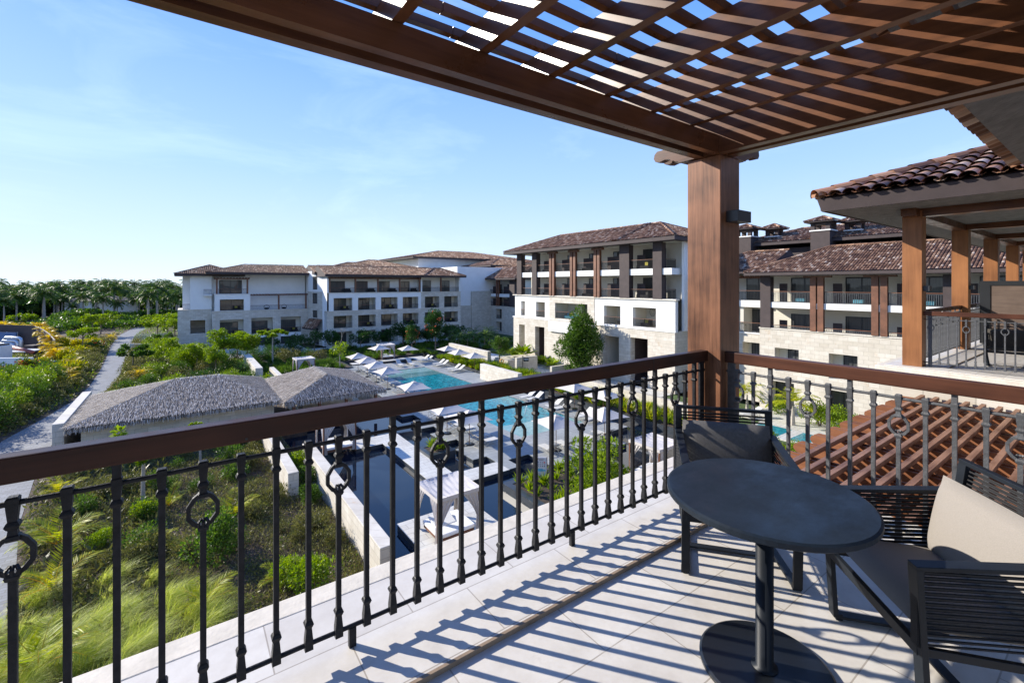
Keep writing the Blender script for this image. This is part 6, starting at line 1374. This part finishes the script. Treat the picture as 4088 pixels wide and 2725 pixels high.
sp.name_all('small palm in the shaded courtyard corner, %s from the left')
rd_ = Kind('tree', 'tree', 'round tree', tree_parts(131, 4.4, 3.1, 1.35, 1.35, 1.15, 'leaf_mid', 5200, .17, k=30, trunk_r=.09, lo=.28, hi=.45)); rd_.put(37.4, 55.0, GZ, 1.0, label='small round headed green tree beside the raised stone planter')
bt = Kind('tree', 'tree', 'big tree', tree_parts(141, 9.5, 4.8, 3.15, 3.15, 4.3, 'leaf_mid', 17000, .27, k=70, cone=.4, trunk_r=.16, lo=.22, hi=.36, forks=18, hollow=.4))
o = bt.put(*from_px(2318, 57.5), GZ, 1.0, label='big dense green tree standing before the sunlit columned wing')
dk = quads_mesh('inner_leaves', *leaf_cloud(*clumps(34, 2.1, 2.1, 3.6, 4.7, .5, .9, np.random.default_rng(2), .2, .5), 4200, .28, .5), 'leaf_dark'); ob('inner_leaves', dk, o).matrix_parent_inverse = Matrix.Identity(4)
# broad leaved plants
def broad_mesh(seed, n, L, w, mat):
    rg = np.random.default_rng(seed); az = rg.random(n) * 6.28; el = .5 + rg.random(n) * .9; d = np.stack([np.cos(az) * np.cos(el), np.sin(az) * np.cos(el), np.sin(el)], 1)
    LL = L * (.6 + .5 * rg.random(n)); P = d * (LL * .5)[:, None]; A = unit(d + np.stack([np.cos(az), np.sin(az), -.6 * np.ones(n)], 1) * .5) * LL[:, None] * .9
    Bv = unit(np.cross(A, np.tile([0, 0, 1.], (n, 1)) + rg.normal(size=(n, 3)) * .2)) * w; return quads_mesh('foliage', P, A, Bv, mat)
bp = Kind('broad_leaf_plant', 'plant', 'broad leaved plants before the columned wing', [('foliage', broad_mesh(3, 40, 1.6, .28, 'leaf_light'))])
for x, y, z in [(41.6, 55, -9.2), (41, 54, -9.2), (43, 51.8, GZ), (44.0, 52.5, GZ), (42.6, 49.5, GZ), (39.2, 55.5, -9.2), (42.3, 57.5, GZ)]: bp.put(x, y, z, random.uniform(.8, 1.1))
bp.name_all('broad leaved green plant before the columned wing, %s from the left')

# --- ornamental grasses and strap-leaved plants in beds
def blades(seed, n, L, w, spread, mat, el0=.7, el1=1.5, bend=.5):
    rg = np.random.default_rng(seed); az = rg.random(n) * 6.28; el = el0 + rg.random(n) * (el1 - el0); r = rg.random(n) ** .5 * spread; a2 = rg.random(n) * 6.28
    P = np.stack([r * np.cos(a2), r * np.sin(a2), np.zeros(n)], 1); d = np.stack([np.cos(az) * np.cos(el), np.sin(az) * np.cos(el), np.sin(el)], 1); LL = L * (.6 + .6 * rg.random(n))
    A = d * LL[:, None]; Bv = unit(np.cross(A, rg.normal(size=(n, 3)))) * w; cu = np.zeros((n, 3)); cu[:, 2] = LL * bend * .25; return quads_mesh('foliage', P, A, Bv, mat, cu)
gr = Kind('ornamental_grass', 'ornamental grass', 'ornamental grass clumps in the right bed', [('foliage', blades(1, 260, .95, .022, .4, 'leaf_light', .5))])
gy = Kind('strap_leaf_plant', 'plant', 'yellow strap leaved plants in the right bed', [('foliage', blades(2, 90, 1.05, .05, .25, 'leaf_yellow', .4, 1.4, .3))])
i = 0
for y in np.arange(23, 66, 1.15):
    for x in (33.3, 34.4, 35.4):
        i += 1; k = gy if (i * 7) % 5 == 0 or (y < 34 and i % 2) else gr; k.put(x + random.uniform(-.35, .35), y + random.uniform(-.4, .4), -10.27, random.uniform(.7, 1.1))
gr.name_all('green grass clump in the long bed right of the pool, %s from the left'); gy.name_all('yellow strap leaved plant in the long bed right of the pool, %s from the left')
st_ = Kind('strap_leaf_plant', 'plant', 'bright green strap leaved plants around the rules board', [('foliage', blades(5, 46, .75, .045, .10, 'leaf_light', .55, 1.45, .3))])
for x in np.arange(16.3, 20.3, .95):
    for y in np.arange(15.0, 21.9, .95): st_.put(x + random.uniform(-.22, .22), y + random.uniform(-.22, .22), -10.28, random.uniform(.75, 1.1))
for x, y in ((14.5, 29.5), (15.0, 30.0), (14.6, 30.2), (15.1, 29.4), (14.8, 29.8)): st_.put(x, y, -10.23, random.uniform(.8, 1.1))
st_.name_all('bright strap leaved plant in the near pool planters, %s from the left')
ff = Kind('ornamental_grass', 'ornamental grass', 'grass clumps in the shaded courtyard beds', [('foliage', blades(9, 260, .8, .028, .7, 'leaf_mid', .5))])
for x0, x1, y0, y1, dn in ((8.9, 19.2, 66.8, 72.2, 1.5), (8.9, 17.7, 73.6, 84.6, 2.2), (20.4, 32.6, 72.6, 84.6, 2.3), (34.4, 45.6, 70.4, 85.6, 2.6), (37.0, 38.2, 31, 67, 1.6), (46, 58, 72, 90, 3.4)):
    for x in np.arange(x0, x1, dn):
        for y in np.arange(y0, y1, dn): ff.put(x + random.uniform(-.5, .5), y + random.uniform(-.5, .5), -10.35, random.uniform(.8, 1.25))
ff.name_all('grass clump in the shaded courtyard beds, %s from the left')
# bright bushes below the railing
nb_ = Kind('tree', 'tree', 'feathery tree', tree_parts(151, 3, 1.45, 1.75, 1.6, 1.1, 'leaf_light', 3600, .2, k=26, trunk_r=.06, aspect=.34, lo=.25, hi=.4)); nb_.put(19.1, 18.2, -10.3, 1.15, label='bright feathery leaved small tree right of the rules board'); nb_.put(17.6, 17.0, -10.3, .7, label='smaller feathery tree between the rules board and the balcony coping')
fs_ = Kind('palm_tree', 'palm tree', 'young palms beside the plunge pools', [('crown', palm_mesh(41, 13, 1.9, 0, 4.2, 22, .55, .07, 'leaf_coco', 1.5, (.1, 1.35))[0]), ('trunk', stems_mesh('trunk', 1.6, 1, .02, .16, 'barkl'))])
fs_.put(42.0, 17.4, GZ, 1.25, label='young palm with stout pale trunk beside the plunge pool'); fs_.put(44.2, 22.4, GZ, 1.0, label='young palm half hidden by the corner column')
fb = K2('shrub', 'shrub', 'green shrubs beside the plunge pools', 'leaf_light', 1.3, 1.3, 1.6, 2200, .15, 161)
for x, y, s in [(44.8, 19.9, .8), (43.6, 16.0, 1.1), (42.8, 14.4, 1.2), (41.4, 12.6, 1.1), (37.4, 20.6, .7), (35.6, 16.4, .6), (43.5, 12.5, .9), (34, 14, .7)]: fb.put(x, y, GZ, s)
fb.name_all('green shrub beside the plunge pools, %s from the left')
o = copytree(lg0, (41.6, 20.6, -10.36), 2.6); o['label'] = 'grey sling lounger beside the plunge pool behind the young palm'

# --- dry garden below the balcony
cm, rb = palm_mesh(51, 9, 1.9, 0, 3.6, 34, .62, .034, 'leaf_coco', .25, (.45, 1.35), 'fronds', hang=.35); cm2, rb2 = palm_mesh(57, 7, 1.7, 0, 3.2, 30, .55, .034, 'leaf_coco', .2, (.5, 1.4), 'fronds', hang=.3)
CO = [Kind('coconut_sapling', 'palm', 'young coconut palms in the dry garden', [('fronds', cm), ('ribs', rb.mesh('ribs', 'leaf_gold')), ('stem', stems_mesh('stem', .5, 1, .01, .08))]), Kind('coconut_sapling', 'palm', 'young coconut palms in the dry garden', [('fronds', cm2), ('ribs', rb2.mesh('ribs', 'leaf_gold')), ('stem', stems_mesh('stem', .5, 1, .01, .07))])]
for i, (x, y, s) in enumerate([(-4.6, 28.7, 1.15), (-4.1, 24.6, 1.2), (-3.6, 19.7, 1.1), (-.6, 30.6, .8), (2.1, 27.2, .9), (-.9, 26.0, .7), (.6, 20.2, .8), (-5.6, 35.7, .9), (3.2, 20.3, .6)]): CO[i % 2].put(x, y, GZ, s * .95)
allh = sorted([o for k in CO for o in k.all], key=lambda o: bearing(o.location))
for i, o in enumerate(allh): o['label'] = 'yellow green coconut sapling in the dry garden, %s from the left' % ordn(i + 1)
db = [K2('shrub', 'shrub', 'leafy bushes in the dry garden', mt, .95, .95, 1.7, 2600, .11, 170 + i, aspect=.5) for i, mt in enumerate(('leaf_mid', 'leaf_light'))]
for i, (x, y, s, k, lb) in enumerate([(1.3, 23.4, 1.3, 0, 'round dark green bush in the centre of the dry garden'), (-3.1, 27.5, .6, 1, 'small yellow green bush in the dry garden at the left'), (-1.6, 29.7, .65, 1, 'low yellow green bush in the dry garden behind the round one'), (4.1, 18.6, 1.0, 1, 'bright feathery lime bush by the balcony coping'), (3.4, 19.6, .8, 1, 'smaller lime bush left of the bright feathery one'), (6.0, 28.9, .8, 0, 'small bush between the two white walls'), (5.9, 31.2, .9, 1, 'lime bush against the long white wall end'), (5.7, 26.5, .7, 0, 'dark bush at the foot of the long white wall')]): db[k].put(x, y, GZ, s, label=lb)
lt_ = Kind('tree', 'tree', 'spreading tree', tree_parts(181, 3.4, 3.0, 1.7, 1.7, .38, 'leaf_light', 3000, .16, k=20, flat=.4, trunk_r=.09, bark='barkl', aspect=.4)); lt_.put(-1.8, 31.8, GZ, 1.0, label='spreading bright green tree with pale trunk in the dry garden'); lt_.put(.9, 36.6, GZ, .8, label='small spreading tree near the wall of the thatched pavilion')
tq = Kind('tree', 'tree', 'leafy tip', tree_parts(182, 3.4, 2.6, .32, .32, .9, 'leaf_light', 150, .3, k=7, trunk_r=.05, aspect=.6, lo=.4, hi=.6)); tq.put(-3.2, 35.5, GZ, 1.05, label='slim leafy sapling before the wall of the long thatched pavilion')

sb_ = [K2('shrub', 'shrub', 'low scrubby shrubs of the dry garden', mt, .75, .75, .75, 1500, .10, 190 + i, aspect=.3) for i, mt in enumerate(('leaf_olive', 'leaf_mid', 'leaf_olive'))]
for i in range(62):
    x, y = random.uniform(-6.2, 5.6), random.uniform(21.5, 40)
    if y < 24 and x < 1: continue
    if x > 4.2 and y > 27: continue
    if x < np.interp(y, [p[1] for p in pathc], [p[0] + p[2] / 2 for p in pathc]) + .8: continue
    sb_[i % 3].put(x, y, GZ, random.uniform(.6, 1.35))
allh = sorted([o for k in sb_ for o in k.all], key=lambda o: bearing(o.location))
for i, o in enumerate(allh): o['label'] = 'low scrubby shrub on the earth of the dry garden, %s from the left' % ordn(i + 1)
# stuff: dry ground cover, twigs, fountain grass, green ground cover further off
def in_rects(n, rects, rg):
    w = np.array([(b_ - a) * (d - c) for a, b_, c, d in rects]); idx = rg.choice(len(rects), n, p=w / w.sum()); Rr = np.array(rects)[idx]
    return np.stack([Rr[:, 0] + (Rr[:, 1] - Rr[:, 0]) * rg.random(n), Rr[:, 2] + (Rr[:, 3] - Rr[:, 2]) * rg.random(n)], 1)
def cover(name, mat, n, rects, leaf, hmax, aspect, seed, label, up=.6, patch=None, zb=GZ, clear=None):
    rg = np.random.default_rng(seed); xy = in_rects(n, rects, rg)
    f = np.sin(xy[:, 0] * 1.7 + 1.3 * np.sin(xy[:, 1] * .9)) * np.sin(xy[:, 1] * 1.3 + seed) + .7 * np.sin(xy[:, 0] * 3.1 + xy[:, 1] * 2.3)
    keep = (rg.random(n) < 1 / (1 + np.exp(-2.2 * (f + (patch or 0))))) if patch is not None else np.ones(n, bool)
    if clear is not None: keep &= ~clear(xy)
    xy = xy[keep]; m_ = len(xy); hh = hmax * (.5 + .5 * (f[keep] * .4 + .5).clip(0, 1)); z = zb + rg.random(m_) ** .8 * hh
    P = np.column_stack([xy, z]); A = unit(rg.normal(size=(m_, 3)) + np.array([0, 0, up])) * (leaf * (.5 + rg.random(m_)))[:, None]
    Bv = unit(np.cross(A, rg.normal(size=(m_, 3)))) * (np.linalg.norm(A, axis=1) * aspect * .5)[:, None]
    o = bpy.data.objects.new(name, quads_mesh(name, P, A, Bv, mat)); COL.objects.link(o); o['kind'] = 'stuff'; o['label'] = label; return o
onpath = lambda xy: (np.abs(xy[:, 0] - np.interp(xy[:, 1], [p[0 + 1] for p in pathc], [p[0] for p in pathc])) < np.interp(xy[:, 1], [p[1] for p in pathc], [p[2] / 2 + .15 for p in pathc]))
inhouse = lambda xy: onpath(xy) | ((xy[:, 0] > -7.2) & (xy[:, 0] < 15) & (xy[:, 1] > 41.2) & (xy[:, 1] < 52.5))
DG = [(-6.2, 6.2, 17, 41), (5.3, 6.2, 17, 33), (-6.2, 5, 10, 18)]
cover('dry_ground_cover', 'leaf_olive', 190000, DG, .13, .30, .22, 3, 'low olive twiggy ground cover of the dry garden', patch=.5, clear=onpath)
cover('green_ground_cover', 'leaf_mid', 20000, DG, .12, .34, .3, 8, 'green leafy patches in the dry garden', patch=-.9, clear=onpath)
cover('dry_twigs', 'twig', 110000, DG, .22, .22, .05, 5, 'bare brown twigs on the earth of the dry garden', up=.3, patch=.6, clear=onpath)
cover('meadow_cover', 'leaf_olive', 90000, [(-26, 1.5, 52.5, 128), (1.5, 8, 53, 84), (-7, -1, 20, 41.5)], .30, .55, .3, 6, 'olive green ground cover beside the paved path', clear=inhouse)
cover('meadow_grass', 'leaf_light', 45000, [(-26, 1.5, 52.5, 128), (1.5, 8, 53, 84), (-14, 0, 128, 175), (-24, -12, 20, 56)], .34, .6, .2, 7, 'light green grass and low plants beside the paved path', patch=0, up=1.0, clear=inhouse)
def fountain_grass():
    rg = np.random.default_rng(12); V, Fc = [], []; cl = in_rects(230, [(-6.0, .9, 12, 21.6), (-6.0, -1, 19, 24.5), (-3, 2.4, 12, 17.5)], rg)
    segs = 4; P = []
    for (cx, cy) in cl:
        if (cx - (-6)) + (cy - 12) * .0 < -5: continue
        n = 190; az = rg.random(n) * 6.28; lean = .15 + .75 * rg.random(n) ** .8; L = 1.05 * (.6 + .6 * rg.random(n)); w = .006 + .005 * rg.random(n)
        wind = np.array([.45, -.12])
        for i in range(n):
            bx_, by_ = cx + rg.normal() * .12, cy + rg.normal() * .12; dx_, dy_ = math.cos(az[i]) * lean[i] + wind[0], math.sin(az[i]) * lean[i] + wind[1]; sx, sy = -math.sin(az[i]) * w[i], math.cos(az[i]) * w[i]
            b0 = len(V)
            for s in range(segs + 1):
                t = s / segs; r = L[i] * t; x = bx_ + dx_ * r * t; y = by_ + dy_ * r * t; z = GZ + L[i] * (t * 1.02 - .42 * t * t * (lean[i] + .35)); k = (1 - t) if s < segs else .05
                V.append((x - sx * k, y - sy * k, z)); V.append((x + sx * k, y + sy * k, z))
            for s in range(segs): Fc.append((b0 + 2 * s, b0 + 2 * s + 1, b0 + 2 * s + 3, b0 + 2 * s + 2))
    me = bpy.data.meshes.new('fountain_grass'); me.from_pydata(V, [], Fc); me.materials.append(M['leaf_fgrass']); me.update()
    o = bpy.data.objects.new('fountain_grass', me); COL.objects.link(o); o['kind'] = 'stuff'; o['label'] = 'soft windblown fountain grass at the lower left'
fountain_grass()
